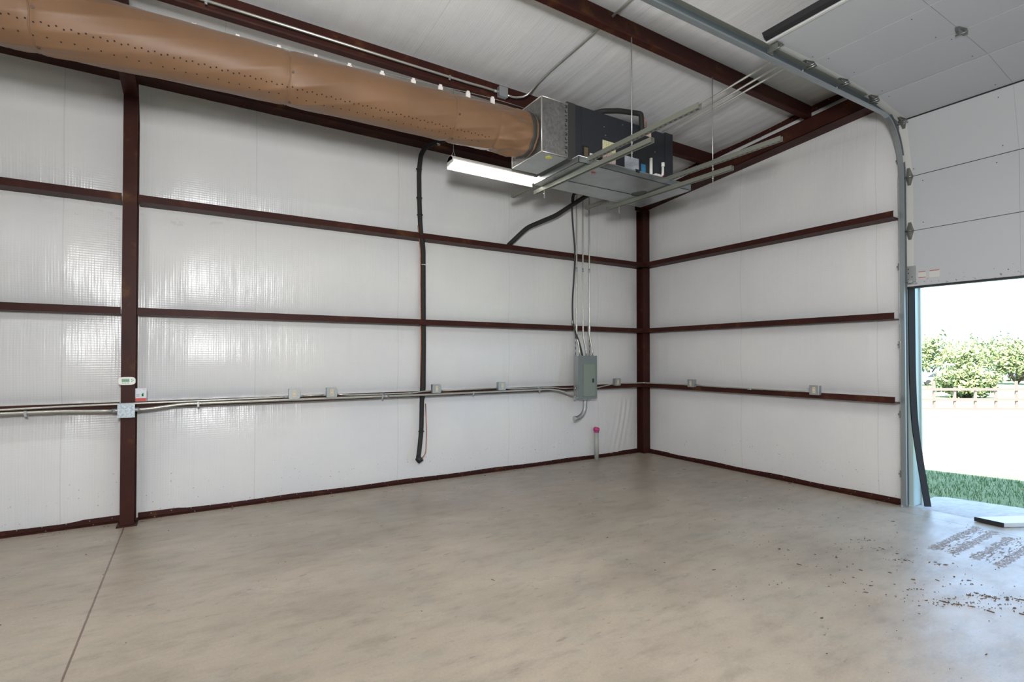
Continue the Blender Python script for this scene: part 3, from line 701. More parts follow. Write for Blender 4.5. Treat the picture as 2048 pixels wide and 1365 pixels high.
mb = MB(); mb.tube([(-3.855, -0.15, 0.31), (-3.895, -0.13, 0.27)], [0.045, 0.036], 12); obj('end_wrap', mb, M_BLACK, ls)
for (z, x, y) in ((3.72, -3.92, -0.225), (3.38, -3.916, -0.225), (3.18, -3.906, -0.225), (2.62, -3.812, -0.087), (0.62, -3.842, -0.12)):
    mb = MB(); mb.tube([(x, y, z - 0.004), (x, y, z + 0.004)], 0.036, 12); obj('tie', mb, M_CLIP if z == 2.62 else M_BLACK, ls)
mb = MB(); mb.tube([(-3.70, -0.25, 4.05), (-3.68, -0.27, 4.11)], 0.034, 10); obj('wire_hanger', mb, M_GALV, ls)
# diagonal black line behind the pan
mb = MB(); mb.tube(bend([(-2.63, -0.13, 2.985), (-2.39, -0.22, 3.235), (-1.98, -0.30, 3.435), (-1.63, -0.34, 3.675), (-1.45, -0.40, 3.80), (-1.40, -0.9, 3.78)], 0.08), 0.030, 12)
mb.tube(bend([(-1.70, -0.32, 3.66), (-1.72, -0.36, 3.76), (-1.62, -0.42, 3.83), (-1.5, -0.9, 3.80)], 0.05), 0.022, 10)
obj('insulated_drain_line', mb, M_PIPEINS, label='black insulated line slanting from below the drain pan to the top girt', cat='pipe')

# ---------------------------------------------------------------- shop light
lt = empty('shop_light', (-3.56, -1.35, 3.36), 'lit white strip shop light hung on chains left of the air handler', 'light fixture')
lx0, lx1, ly = -4.045, -3.03, -1.35
mb = MB(); mb.prism([(ly - 0.062, 3.425), (ly - 0.062, 3.437), (ly - 0.03, 3.468), (ly + 0.03, 3.468), (ly + 0.062, 3.437), (ly + 0.062, 3.425)], 0, lx0, lx1)
for x in (lx0, lx1 - 0.012): mb.prism([(ly - 0.064, 3.405), (ly - 0.064, 3.44), (ly - 0.03, 3.47), (ly + 0.03, 3.47), (ly + 0.064, 3.44), (ly + 0.064, 3.39)], 0, x, x + 0.012)
mb.prism([(ly + 0.060, 3.36), (ly + 0.066, 3.36), (ly + 0.066, 3.43), (ly + 0.060, 3.43)], 0, lx0, lx1)
obj('housing', mb, M_LAMPH, lt)
mb = MB(); mb.prism([(ly + 0.05 * math.cos(t), 3.424 + 0.034 * math.sin(t)) for t in lin(math.pi, 2 * math.pi, 10)], 0, lx0 + 0.02, lx1 - 0.02)
obj('lens', mb, M_LENS, lt)
for x in (lx0 + 0.04, lx1 - 0.10):
    mb = MB(); mb.tube([(x - 0.025, ly, 3.465), (x, ly, 3.53), (x + 0.025, ly, 3.465)], 0.0022, 5)
    top = roofz(-1.36, ZP) if x < -3.5 else 3.78
    mb.tube([(x, ly, 3.53), (x, ly - 0.0, top)], 0.0020, 5); obj('hanging_chain', mb, M_GALV, lt)
mb = MB(); mb.tube(bend([(-3.33, ly, 3.465), (-3.30, ly, 3.54), (-3.17, ly - 0.1, 3.58), (-3.1, ly - 0.1, 3.5)], 0.05), 0.006, 6); obj('cord', mb, M_GALV, lt)

# ---------------------------------------------------------------- conduits and boxes
def conduit(pts, r, label, group=None, mt=M_EMT, name='conduit', straps=(), couplings=(), bendr=0.06):
    e_ = None; bp = bend(pts, bendr)
    if not straps and not couplings:
        mb = MB(); mb.tube(bp, r, 10); return obj(name, mb, mt, label=label, cat='conduit', group=group)
    lo = V(bp[0]); e_ = empty(name, lo, label, 'conduit', group)
    mb = MB(); mb.tube(bp, r, 10); obj('pipe', mb, mt, e_)
    for (p, d) in couplings:
        p = V(p); d = V(d).normalized(); mb = MB(); mb.cyl(p - d * 0.028, p + d * 0.028, r * 1.28, 12)
        for s in (-0.016, 0.016):
            q = V((0, -1, 0)) if abs(d.y) < 0.5 else V((-1, 0, 0)); mb.cyl(p + d * s, p + d * s + q * (r * 1.7), 0.004, 6)
        obj('coupling', mb, M_BOX, e_)
    for p in straps:
        p = V(p); mb = MB(); mb.box(p.x - 0.009, p.x + 0.009, p.y - r - 0.003, p.y + 0.0, p.z - r * 1.15, p.z + r * 1.15)
        mb.cyl((p.x, p.y + 0.004, p.z - r * 1.8), (p.x, p.y - 0.008, p.z - r * 1.8), 0.008, 8); mb.box(p.x - 0.009, p.x + 0.009, p.y - 0.003, p.y + 0.003, p.z - r * 2.4, p.z - r)
        obj('strap', mb, M_BOX, e_)
    return e_
GY = -0.218
UP = [(-9.5, GY - 0.004, 1.060), (-8.0, GY - 0.004, 1.071), (-7.48, GY - 0.022, 1.078), (-7.2, GY - 0.022, 1.085), (-6.9, GY - 0.03, 1.090), (-6.45, GY - 0.03, 1.092), (-6.1, GY - 0.010, 1.092), (-5.42, GY, 1.096), (-5.335, GY, 1.096)]
conduit(UP, 0.0095, 'upper conduit along the lowest girt, left of the first outlet box', 'conduits along the left wall', straps=[], couplings=[((-5.345, GY, 1.096), (1, 0, 0))])
conduit([(-5.22, GY, 1.100), (-4.96, GY, 1.102)], 0.0085, 'short conduit between the two left outlet boxes', 'conduits along the left wall', couplings=[((-5.215, GY, 1.10), (1, 0, 0)), ((-4.965, GY, 1.102), (1, 0, 0))])
conduit([(-4.85, GY, 1.105), (-4.72, GY, 1.09), (-3.98, GY, 1.087), (-3.85, GY, 1.103), (-3.755, GY, 1.103)], 0.0085, 'conduit from second outlet box to the box right of the black line', 'conduits along the left wall', couplings=[((-4.35, GY, 1.088), (1, 0, 0)), ((-4.02, GY, 1.087), (1, 0, 0))])
conduit([(-3.65, GY, 1.103), (-2.855, GY, 1.106)], 0.0085, 'straight conduit between third and fourth outlet boxes', 'conduits along the left wall', couplings=[((-3.645, GY, 1.103), (1, 0, 0))])
conduit([(-2.745, GY, 1.108), (-2.62, GY, 1.09), (-1.98, GY, 1.095), (-1.86, GY - 0.05, 1.075), (-1.64, GY - 0.06, 1.073)], 0.0085, 'conduit from fourth outlet box to the breaker panel', 'conduits along the left wall', couplings=[((-2.2, GY, 1.0935), (1, 0, 0))])
LW = [(-9.5, GY - 0.008, 1.030), (-7.48, GY - 0.008, 1.047), (-7.1, GY - 0.008, 1.047), (-6.90, GY - 0.018, 1.037), (-6.73, GY - 0.028, 1.033)]
conduit(LW, 0.0135, 'thick conduit ending at the left side of spangled box', 'conduits along the left wall', straps=[(-7.33, GY - 0.008, 1.047)], couplings=[((-6.735, GY - 0.028, 1.033), (1, 0, 0))])
LW2 = [(-6.60, GY - 0.028, 1.036), (-6.52, GY - 0.028, 1.036), (-6.24, GY - 0.012, 1.068), (-5.4, GY - 0.008, 1.068), (-3.9, GY - 0.008, 1.062), (-2.03, GY - 0.008, 1.068), (-1.87, GY - 0.04, 1.045), (-1.70, GY - 0.06, 0.985), (-1.63, GY - 0.06, 0.965)]
conduit(LW2, 0.0135, 'thick conduit along lowest girt from spangled box to breaker panel', 'conduits along the left wall', straps=[(-6.12, GY - 0.008, 1.068), (-4.35, GY - 0.008, 1.064), (-3.2, GY - 0.008, 1.064), (-2.2, GY - 0.008, 1.068)],
        couplings=[((-6.60, GY - 0.028, 1.036), (1, 0, 0)), ((-4.30, GY - 0.008, 1.063), (1, 0, 0))])
conduit([(-1.27, -0.27, 1.065), (-1.20, -0.26, 1.068), (-0.93, -0.225, 1.10), (-0.86, -0.225, 1.107)], 0.0085, 'short bent conduit from breaker panel to box left of the corner', 'conduits along the left wall')
conduit([(-0.745, -0.225, 1.120), (-0.62, -0.222, 1.113), (-0.42, -0.222, 1.111), (-0.225, -0.225, 1.111), (-0.222, -0.42, 1.111), (-0.225, -0.95, 1.114), (-0.225, -1.07, 1.124)], 0.0085, 'conduit wrapping the room corner in front of the corner column', 'conduits along the left wall', bendr=0.09)
conduit([(-0.225, -1.19, 1.124), (-0.225, -1.30, 1.111), (-0.225, -2.6, 1.109), (-0.225, -2.75, 1.113)], 0.0085, 'thin conduit along right wall girt between its two outlet boxes', 'conduits along the right wall', couplings=[((-0.225, -2.0, 1.103), (0, 1, 0))])
# outlet boxes
def outlet(loc, axis, label, group):
    e_ = empty('outlet_box', loc, label, 'outlet', group); x, y, z = loc; s = 0.052
    if axis == 0:
        mb = MB(); mb.box(x - s, x + s, y, y + 0.045, z - s, z + s); obj('box', mb, M_BOX, e_, bevel=0.003)
        mb = MB(); mb.prism([(x - s - 0.002, z - s + 0.01), (x - s + 0.01, z - s - 0.002), (x + s - 0.01, z - s - 0.002), (x + s + 0.002, z - s + 0.01), (x + s + 0.002, z + s - 0.01), (x + s - 0.01, z + s + 0.002), (x - s + 0.01, z + s + 0.002), (x - s - 0.002, z + s - 0.01)], 1, y - 0.012, y)
        for dx, dz in ((-0.042, 0.042), (0.042, -0.042)): mb.cyl((x + dx, y - 0.012, z + dz), (x + dx, y - 0.016, z + dz), 0.005, 8)
        obj('cover', mb, M_BOX, e_)
        mb = MB(); mb.box(x - 0.016, x + 0.016, y - 0.016, y - 0.011, z - 0.034, z + 0.034, 0)
        for dz in (-0.018, 0.018):
            for dx in (-0.006, 0.006): mb.box(x + dx - 0.0015, x + dx + 0.0015, y - 0.0165, y - 0.0158, z + dz - 0.004, z + dz + 0.005, 1)
        obj('receptacle', mb, [M_OUTLET, M_DARK], e_, bevel=0)
    else:
        mb = MB(); mb.box(x, x + 0.045, y - s, y + s, z - s, z + s); obj('box', mb, M_BOX, e_, bevel=0.003)
        mb = MB(); mb.box(x - 0.012, x, y - s - 0.002, y + s + 0.002, z - s - 0.002, z + s + 0.002); obj('cover', mb, M_BOX, e_, bevel=0.004)
        mb = MB(); mb.box(x - 0.016, x - 0.011, y - 0.016, y + 0.016, z - 0.034, z + 0.034, 0)
        for dz in (-0.018, 0.018):
            for dx in (-0.006, 0.006): mb.box(x - 0.0165, x - 0.0158, y + dx - 0.0015, y + dx + 0.0015, z + dz - 0.004, z + dz + 0.005, 1)
        obj('receptacle', mb, [M_OUTLET, M_DARK], e_)
    return e_
OG = 'metal outlet boxes on the left wall girt'
b0 = outlet((-5.278, -0.25, 1.128), 0, 'square metal outlet box on lowest girt, nearest the thermostat column', OG)
for (x, z, lb) in ((-4.907, 1.128, 'square metal outlet box on lowest girt, second from the thermostat column'),
                   (-3.703, 1.130, 'square metal outlet box on lowest girt, just right of the black line set'),
                   (-2.80, 1.134, 'square metal outlet box on lowest girt, midway between black line and breaker panel'),
                   (-0.803, 1.138, 'square metal outlet box between the breaker panel and corner column')):
    dup(b0, (x, -0.25, z), lb)
b1 = outlet((-0.25, -1.13, 1.142), 1, 'square metal outlet box on right wall girt, nearer the corner', 'metal outlet boxes on the right wall girt')
dup(b1, (-0.25, -2.81, 1.135), 'square metal outlet box on right wall girt, nearer the garage door')
# blank spangled box on the column
e_ = empty('junction_box', (-6.662, -0.27, 0.98), 'square spangled zinc junction box on the tall column, below thermostat', 'junction box')
mb = MB(); mb.box(-6.72, -6.604, -0.265, -0.223, 0.974, 1.090); obj('box', mb, M_BOX, e_)
mb = MB(); mb.box(-6.724, -6.600, -0.280, -0.265, 0.970, 1.094)
for x, z in ((-6.705, 1.078), (-6.618, 1.078), (-6.705, 0.985), (-6.618, 0.985)): mb.cyl((x, -0.28, z), (x, -0.284, z), 0.005, 8)
obj('cover', mb, M_SPAN, e_)
# thermostat
e_ = empty('thermostat', (-6.66, -0.235, 1.255), 'white oval wall thermostat with green display on the tall column', 'thermostat')
tx, tz = -6.662, 1.292
mb = MB(); pr = []
for k in range(32):
    t = 2 * math.pi * k / 32; cx_, cz_ = math.cos(t), math.sin(t)
    pr.append((tx + 0.063 * math.copysign(abs(cx_) ** 0.55, cx_), tz + 0.036 * math.copysign(abs(cz_) ** 0.6, cz_)))
mb.prism(pr, 1, -0.256, -0.223); obj('case', mb, M_WHITE, e_, bevel=0.004)
mb = MB(); mb.box(tx - 0.036, tx + 0.020, -0.2575, -0.2555, tz - 0.010, tz + 0.020, 0)
for k in range(4): mb.box(tx - 0.030 + k * 0.012, tx - 0.023 + k * 0.012, -0.2580, -0.2574, tz - 0.003, tz + 0.012, 1)
obj('display', mb, [M_LCD, mat('lcd_digits', (0.09, 0.2, 0.12), 0.4)], e_)
mb = MB()
for (a, b) in ((0.036, 0.013), (0.047, 0.005), (0.036, -0.003)): mb.cyl((tx + a, -0.2555, tz + b), (tx + a, -0.259, tz + b), 0.0048, 10)
for a in (-0.028, -0.010, 0.010): mb.box(tx + a - 0.005, tx + a + 0.005, -0.2585, -0.2555, tz - 0.022, tz - 0.018)
obj('button', mb, M_GREEN, e_)
# instruction card
e_ = empty('instruction_card', (-6.565, -0.22, 1.10), 'small white card with red band on the conduit beside the column', 'card')
mb = MB(); mb.box(-6.608, -6.520, -0.212, -0.206, 1.105, 1.222); obj('card', mb, M_PAPER, e_)
mb = MB(); mb.box(-6.606, -6.522, -0.2135, -0.212, 1.107, 1.134); obj('red_band', mb, M_RED, e_)
mb = MB(); mb.box(-6.558, -6.545, -0.2135, -0.212, 1.150, 1.172); mb.box(-6.552, -6.541, -0.2135, -0.212, 1.150, 1.180); obj('green_emblem', mb, M_GREEN, e_)
mb = MB()
for k in range(3): mb.box(-6.595, -6.572, -0.2135, -0.212, 1.150 + k * 0.008, 1.153 + k * 0.008)
mb.box(-6.548, -6.530, -0.2135, -0.212, 1.208, 1.211); obj('print', mb, mat('grey_print', (0.25, 0.27, 0.33), 0.6), e_)

# breaker panel
bpn = empty('breaker_panel', (-1.455, -0.3, 0.92), 'grey electrical breaker panel with door on the left wall near the corner', 'breaker panel')
mb = MB(); mb.box(-1.61, -1.285, -0.335, -0.225, 0.93, 1.520); obj('enclosure', mb, M_BOX, bpn)
mb = MB(); mb.box(-1.618, -1.280, -0.343, -0.335, 0.922, 1.527); obj('front_cover', mb, M_PANEL, bpn, bevel=0.003)
mb = MB(); mb.box(-1.535, -1.325, -0.350, -0.343, 0.955, 1.41); dr = obj('door', mb, M_PDOOR, bpn, bevel=0.003)
mb = MB(); mb.box(-1.377, -1.347, -0.355, -0.350, 1.148, 1.205); obj('latch', mb, M_DARK, dr)
mb = MB()
for z in (1.345, 1.19): mb.cyl((-1.535, -0.350, z - 0.014), (-1.535, -0.350, z + 0.014), 0.004, 8)
obj('hinge', mb, M_PANEL, dr)
mb = MB()
for z in (1.073, 0.965): mb.cyl((-1.64, -0.278, z), (-1.61, -0.278, z), 0.016, 12)
obj('knockout_connector', mb, M_GALV, bpn)
# struts behind it
for x, z0, lb in ((-1.575, 0.90, 'vertical strut channel left behind the breaker panel'), (-1.318, 0.93, 'vertical strut channel right behind the breaker panel')):
    mb = MB(); mb.box(x - 0.02, x + 0.02, -0.222, -0.204, z0, 1.975)
    for k in range(14): mb.box(x - 0.005, x + 0.005, -0.2228, -0.222, z0 + 0.04 + k * 0.075, z0 + 0.075 + k * 0.075, 1)
    obj('strut_channel', mb, [M_GALV, M_DARK], label=lb, cat='strut channel', group='vertical struts behind the panel')
# rigid sweep elbow below
eb = empty('sweep_elbow', (-1.5, -0.27, 0.62), 'thick grey conduit elbow sweeping out under the breaker panel', 'conduit')
mb = MB(); mb.tube([(-1.448, -0.275, 0.93), (-1.448, -0.275, 0.85)] + [(-1.448 - 0.165 * (1 - math.cos(a)), -0.275, 0.82 - 0.17 * math.sin(a)) for a in lin(0, math.pi / 2, 12)] + [(-1.635, -0.275, 0.650)], 0.031, 14); obj('pipe', mb, M_BOX, eb)
mb = MB(); mb.cyl((-1.448, -0.275, 0.90), (-1.448, -0.275, 0.928), 0.039, 12); mb.cyl((-1.615, -0.275, 0.6505), (-1.64, -0.275, 0.648), 0.037, 12); obj('coupling', mb, M_GALV, eb)
# risers
RG = 'conduits rising from the breaker panel'
Z0_ = 4.0
def riser(xw, xr, xp, yend, label, ystart=None):
    pts = [(xp, -0.255, 1.52), (xp, -0.25, 1.62), (xw, -0.222, 1.82), (xw, -0.222, 2.6), (xw, -0.222, 3.82), (xr, -0.35, roofz(-0.35, 4.005)), (xr, yend, roofz(yend, 4.005))]
    conduit(pts, 0.0105, label, RG, couplings=[((xr, -3.3, roofz(-3.3, 4.005)), (0, -12, 1)), ((xw, -0.222, 2.75), (0, 0, 1))], bendr=0.09)
riser(-1.552, -1.585, -1.526, -4.9, 'leftmost straight conduit rising from breaker panel to the roof')
riser(-1.437, -1.462, -1.407, -4.9, 'middle straight conduit rising from breaker panel to the roof')
riser(-1.32, -1.372, -1.287, -4.9, 'rightmost straight conduit rising from breaker panel to the roof')
conduit([(-1.471, -0.25, 1.52), (-1.505, -0.24, 1.68), (-1.625, -0.225, 1.955), (-1.632, -0.225, 2.31), (-1.604, -0.225, 2.60), (-1.576, -0.225, 2.985), (-1.629, -0.235, 3.37), (-1.655, -0.24, 3.70), (-1.66, -0.4, 3.95)], 0.012,
        'curving dark flexible conduit left of the straight ones above breaker panel', RG, mt=M_CABD, name='flexible_conduit', couplings=[((-1.576, -0.225, 2.98), (0, 0, 1)), ((-1.632, -0.225, 2.0), (0, 0, 1))], bendr=0.2)
# conduit on the first purlin with box, then across the roof
PCY = -1.418
conduit([(-9.5, PCY, 4.205), (-3.90, PCY, 4.208), (-3.70, PCY - 0.012, 4.208), (-3.56, PCY - 0.012, 4.206)], 0.0115, 'conduit along the first roof purlin above the tan duct', 'roof conduits',
        straps=[(-6.10, PCY, 4.206), (-4.08, PCY, 4.207)], couplings=[((-3.565, PCY - 0.012, 4.206), (1, 0, 0))])
e_ = empty('junction_box', (-3.50, -1.44, 4.15), 'square metal junction box on the first purlin near the plenum', 'junction box')
mb = MB(); mb.box(-3.548, -3.452, -1.46, -1.415, 4.157, 4.253); obj('box', mb, M_BOX, e_); mb = MB(); mb.box(-3.55, -3.45, -1.468, -1.46, 4.155, 4.255); obj('cover', mb, M_BOX, e_)
conduit([(-3.452, -1.44, 4.195), (-3.36, -1.44, 4.192), (-3.24, -1.48, 4.215), (-3.185, -1.60, 4.31), (-3.180, -1.82, roofz(-1.82, 4.185)), (-3.150, -2.5, roofz(-2.5, 4.185)), (-3.12, -5.2, roofz(-5.2, 4.185))], 0.0105, 'conduit curving from purlin junction box across the white ceiling', 'roof conduits', bendr=0.08)
# pvc stub
e_ = empty('pipe_stub', (-1.11, -0.13, 0), 'grey pipe stub with pink cap standing by the wall foot', 'pipe')
mb = MB(); mb.cyl((-1.11, -0.13, 0.0), (-1.11, -0.13, 0.43), 0.033, 16); obj('pipe', mb, M_PVC, e_)
mb = MB(); mb.cyl((-1.11, -0.13, 0.425), (-1.11, -0.13, 0.462), 0.045, 10); mb.tube([(-1.11, -0.13, 0.455), (-1.105, -0.13, 0.475)], [0.042, 0.028], 9); mb.cyl((-1.11, -0.13, 0.40), (-1.11, -0.13, 0.43), 0.037, 12); obj('pink_cap', mb, M_PINK, e_)

# ---------------------------------------------------------------- overhead door, tracks, jamb
DY0, DY1 = -3.603, -7.33
FACE = [(-0.03, 2.215), (-0.03, 2.775), (-0.03, 3.325), (-0.165, 3.872), (-0.765, 3.938), (-1.32, 3.936), (-1.87, 3.926), (-2.455, 3.908)]
dd = empty('door_1', (-0.03, -5.4, 2.2), 'white sectional overhead garage door, mostly raised under the roof', 'garage door', kind='structure')
M_DOORB = mat('door_lowest_panel', (0.46, 0.47, 0.485), 0.42, 0, 0.4)
g = N(M_DOORB, 'ShaderNodeNewGeometry'); sp = N(M_DOORB, 'ShaderNodeSeparateXYZ'); L(M_DOORB, g.outputs['Position'], sp.inputs[0])
_a = mth(M_DOORB, 'GREATER_THAN', noise(M_DOORB, geo(M_DOORB, (1, 1, 1)), 38, 3, 0.6), mth(M_DOORB, 'ADD', 0.62, mth(M_DOORB, 'MULTIPLY', mth(M_DOORB, 'SUBTRACT', sp.outputs[2], 2.22), 0.9)))
L(M_DOORB, mixc(M_DOORB, mth(M_DOORB, 'MULTIPLY', _a, 0.7), (0.46, 0.47, 0.485), (0.10, 0.085, 0.07)), BS(M_DOORB).inputs['Base Color'])
for i in range(len(FACE) - 1):
    a, b = V((FACE[i][0], 0, FACE[i][1])), V((FACE[i + 1][0], 0, FACE[i + 1][1])); t = (b - a).normalized(); n_ = V((t.z, 0, -t.x))  # outward
    if n_.x < 0 and i < 3: n_ = -n_
    if i >= 3 and n_.z < 0: n_ = -n_
    g_ = 0.004 if i != 3 else 0.010; A = a + t * 0.001; B = b - t * g_
    if i == 2: B = b - t * 0.012
    def q(y, o=0.0, th=0.045): return [A + V((0, y, 0)) - n_ * o, B + V((0, y, 0)) - n_ * o, B + V((0, y, 0)) + n_ * th, A + V((0, y, 0)) + n_ * th]
    mb = MB(); mb.hexa(q(DY0), q(DY1)); se = obj('door_section', mb, M_DOORB if i == 0 else M_DOOR, dd, bevel=0.002)
    gk = MB(); a_ = B - t * 0.004 + n_ * 0.012; b_ = B + t * 0.02 + n_ * 0.012
    gk.hexa([a_ + V((0, DY0, 0)), b_ + V((0, DY0, 0)), b_ + n_ * 0.03 + V((0, DY0, 0)), a_ + n_ * 0.03 + V((0, DY0, 0))], [a_ + V((0, DY1, 0)), b_ + V((0, DY1, 0)), b_ + n_ * 0.03 + V((0, DY1, 0)), a_ + n_ * 0.03 + V((0, DY1, 0))])
    if i < len(FACE) - 2: obj('joint_light_block', gk, M_BLACK, se)  # added black backing strip that stops sky light leaking through the joint
    for y_ in (-3.603, -4.455, -6.4):
        wdt = 0.07 if y_ == -3.603 else 0.0025
        mb = MB(); qa = q(y_, 0.0012, 0.0); qb = q(y_ - wdt, 0.0012, 0.0); mb.hexa(qa, qb); obj('stile' if wdt > 0.01 else 'rib', mb, M_STILE if wdt > 0.01 else M_BOX, se)
    mb = MB()
    for k in range(7):
        for s_ in (0.12, 0.88):
            if rnd(i * 31 + k * 3 + s_) < 0.35: continue
            y = -3.66 - 0.62 * k - 0.1 * rnd(k + i); c_ = A.lerp(B, s_) + V((0, y, 0)); mb.cyl(c_ - n_ * 0.0015, c_ + n_ * 0.001, 0.0048, 8)
    if mb.v: obj('rivet', mb, M_DARK, se)
mb = MB(); mb.box(-0.035, 0.02, DY0, DY1, 2.196, 2.214); obj('bottom_seal', mb, M_BLACK, dd)
mb = MB(); mb.prism([(-2.458, 3.918), (-2.492, 3.935), (-2.515, 3.965), (-2.509, 3.969), (-2.487, 3.943), (-2.458, 3.930)], 1, DY1, DY0 - 0.03)
obj('top_seal', mb, M_BLACK, dd)
mb = MB(); mb.box(-2.462, -2.44, DY0, DY1, 3.900, 3.907); obj('top_edge_trim', mb, M_STILE, dd)
# hinges with rollers
def hinge(a_i, label=None):
    p = V((FACE[a_i][0], 0, FACE[a_i][1]))
    t0 = (V((FACE[a_i][0], 0, FACE[a_i][1])) - V((FACE[a_i - 1][0], 0, FACE[a_i - 1][1]))).normalized()
    t1 = (V((FACE[a_i + 1][0], 0, FACE[a_i + 1][1])) - p).normalized()
    for yc, sgn in ((-3.645, 1), (-4.46 - 0.0, 0)):
        if sgn == 0 and a_i not in (5,): continue
        mb = MB()
        for t_, dr_ in ((t0, -1), (t1, 1)):
            n_ = V((t_.z, 0, -t_.x)); n_ = -n_ if (n_.x > 0 and a_i < 3) or n_.z > 0 or (n_.x > 0 and abs(n_.z) < .5) else n_
            u = t_ * dr_; w0, w1, ln = 0.034, 0.012, 0.088
            a = [p + V((0, yc - w0, 0)) + n_ * 0.003, p + V((0, yc + w0, 0)) + n_ * 0.003, p + V((0, yc + w1, 0)) + u * ln + n_ * 0.003, p + V((0, yc - w1, 0)) + u * ln + n_ * 0.003]
            mb.hexa(a, [v_ + n_ * 0.004 for v_ in a])
            a = [p + V((0, yc - 0.017, 0)) + n_ * 0.007, p + V((0, yc + 0.017, 0)) + n_ * 0.007, p + V((0, yc + 0.005, 0)) + u * ln * .7 + n_ * 0.007, p + V((0, yc - 0.005, 0)) + u * ln * .7 + n_ * 0.007]
            b = [p + V((0, yc - 0.014, 0)) + n_ * 0.022, p + V((0, yc + 0.014, 0)) + n_ * 0.022, p + V((0, yc + 0.004, 0)) + u * ln * .5 + n_ * 0.014, p + V((0, yc - 0.004, 0)) + u * ln * .5 + n_ * 0.014]
            mb.hexa(a, b)
            c_ = p + V((0, yc, 0)) + u * (ln - 0.015) + n_ * 0.006; mb.cyl(c_, c_ + n_ * 0.004, 0.006, 8)
            nn = n_
        c_ = p + nn * 0.022; mb.cyl(c_ + V((0, yc - 0.036, 0)), c_ + V((0, yc + 0.036, 0)), 0.0065, 8)
        h_ = obj('hinge', mb, M_HINGE, dd)
        if sgn:
            c_ = p + nn * 0.040; mb = MB(); mb.cyl(c_ + V((0, -3.69, 0)), c_ + V((0, -3.598, 0)), 0.0055, 8); mb.cyl(c_ + V((0, -3.600, 0)), c_ + V((0, -3.588, 0)), 0.019, 14); obj('roller', mb, M_HINGE, h_)
for i in (1, 2, 3, 4, 5, 6): hinge(i)
mb = MB(); mb.box(-0.036, -0.03, -3.69, -3.60, 2.235, 2.42)
for (y, z) in ((-3.63, 2.39), (-3.63, 2.35), (-3.66, 2.31), (-3.63, 2.285)): mb.cyl((-0.036, y, z), (-0.0385, y, z), 0.006, 8, 1)
mb.cyl((-0.07, -3.70, 2.262), (-0.07, -3.595, 2.262), 0.006, 8); mb.box(-0.075, -0.036, -3.67, -3.64, 2.245, 2.28)
obj('bottom_bracket', mb, [M_BOX, mat('rust_bolt', (0.12, 0.03, 0.025), 0.6)], dd)
mb = MB(); t_ = V((-1, 0, -0.03)); mb.box(-2.42, -2.33, -3.70, -3.62, 3.898, 3.902); mb.box(-2.42, -2.416, -3.70, -3.62, 3.84, 3.90); mb.box(-2.42, -2.36, -3.63, -3.626, 3.84, 3.90)
mb.cyl((-2.385, -3.70, 3.868), (-2.385, -3.59, 3.868), 0.0055, 8)
for (x, y) in ((-2.40, -3.685), (-2.35, -3.685), (-2.35, -3.64)): mb.cyl((x, y, 3.898), (x, y, 3.893), 0.007, 8)
obj('top_bracket', mb, M_HINGE, dd)
for (y0, y1, lb) in ((-3.71, -3.775, 0), (-3.80, -3.885, 1)):
    mb = MB(); mb.box(-0.0325, -0.031, y1, y0, 2.285, 2.355, 0); mb.box(-0.034, -0.0325, y1 + 0.003, y0 - 0.003, 2.348, 2.355, 1)
    if lb == 0: mb.box(-0.034, -0.0325, y1 + 0.003, y0 - 0.003, 2.292, 2.299, 1)
    obj('warning_sticker', mb, [M_STILE, mat('sticker_red_%d' % lb, (0.40, 0.09, 0.05), 0.5)], dd)

tr = empty('door_track', (-0.1, -3.6, 0), 'curved galvanised roller track of the garage door, beside right wall', 'track')
path = [(-0.075, 0.02), (-0.075, 1.0), (-0.075, 2.0), (-0.075, 3.30)]
for k in range(1, 13):
    a = math.pi / 2 * k / 12; path.append((-0.075 - 0.42 * (1 - math.cos(a)), 3.30 + 0.60 * math.sin(a)))
for k in range(1, 6): path.append((-0.495 - 0.85 * k, 3.90 - 0.024 * 0.85 * k))
P3 = [V((x, 0, z)) for x, z in path]
def fr(i):
    t_ = (P3[min(i + 1, len(P3) - 1)] - P3[max(i - 1, 0)]).normalized(); return V((t_.z, 0, -t_.x)), V((0, 1, 0))
prof = [(-0.018, -3.622), (-0.026, -3.618), (-0.026, -3.578), (0.026, -3.578), (0.026, -3.622)]
mb = MB(); mb.sweep(prof, P3, fr, closed=False); obj('roller_track', mb, M_TRACK, tr, solid=0.002)
mb = MB(); mb.box(-0.105, -0.005, -3.577, -3.573, 0.0, 3.35); mb.box(-0.008, -0.003, -3.60, -3.545, 0.0, 3.35); obj('jamb_angle', mb, M_GALV, tr)
for z in (3.50, 2.42, 1.63, 0.93, 0.33):
    mb = MB(); mb.box(-0.11, -0.10, -3.578, -3.567, z - 0.035, z + 0.035); mb.cyl((-0.105, -3.567, z), (-0.105, -3.556, z), 0.007, 8); obj('clip', mb, M_HINGE, tr)
mb = MB()
for k in range(1): 
    q0, q1 = V((-0.9, 0, 3.893)), V((-4.74, 0, 3.80))
    mb.hexa([q0 + V((0, -3.574, 0.03)), q0 + V((0, -3.570, 0.03)), q0 + V((0, -3.570, 0.10)), q0 + V((0, -3.574, 0.10))], [q1 + V((0, -3.574, 0.03)), q1 + V((0, -3.570, 0.03)), q1 + V((0, -3.570, 0.10)), q1 + V((0, -3.574, 0.10))])
    mb.hexa([q0 + V((0, -3.65, 0.03)), q0 + V((0, -3.570, 0.03)), q0 + V((0, -3.570, 0.034)), q0 + V((0, -3.65, 0.034))], [q1 + V((0, -3.65, 0.03)), q1 + V((0, -3.570, 0.03)), q1 + V((0, -3.570, 0.034)), q1 + V((0, -3.65, 0.034))])
obj('stiffening_angle', mb, M_STRUT, tr)
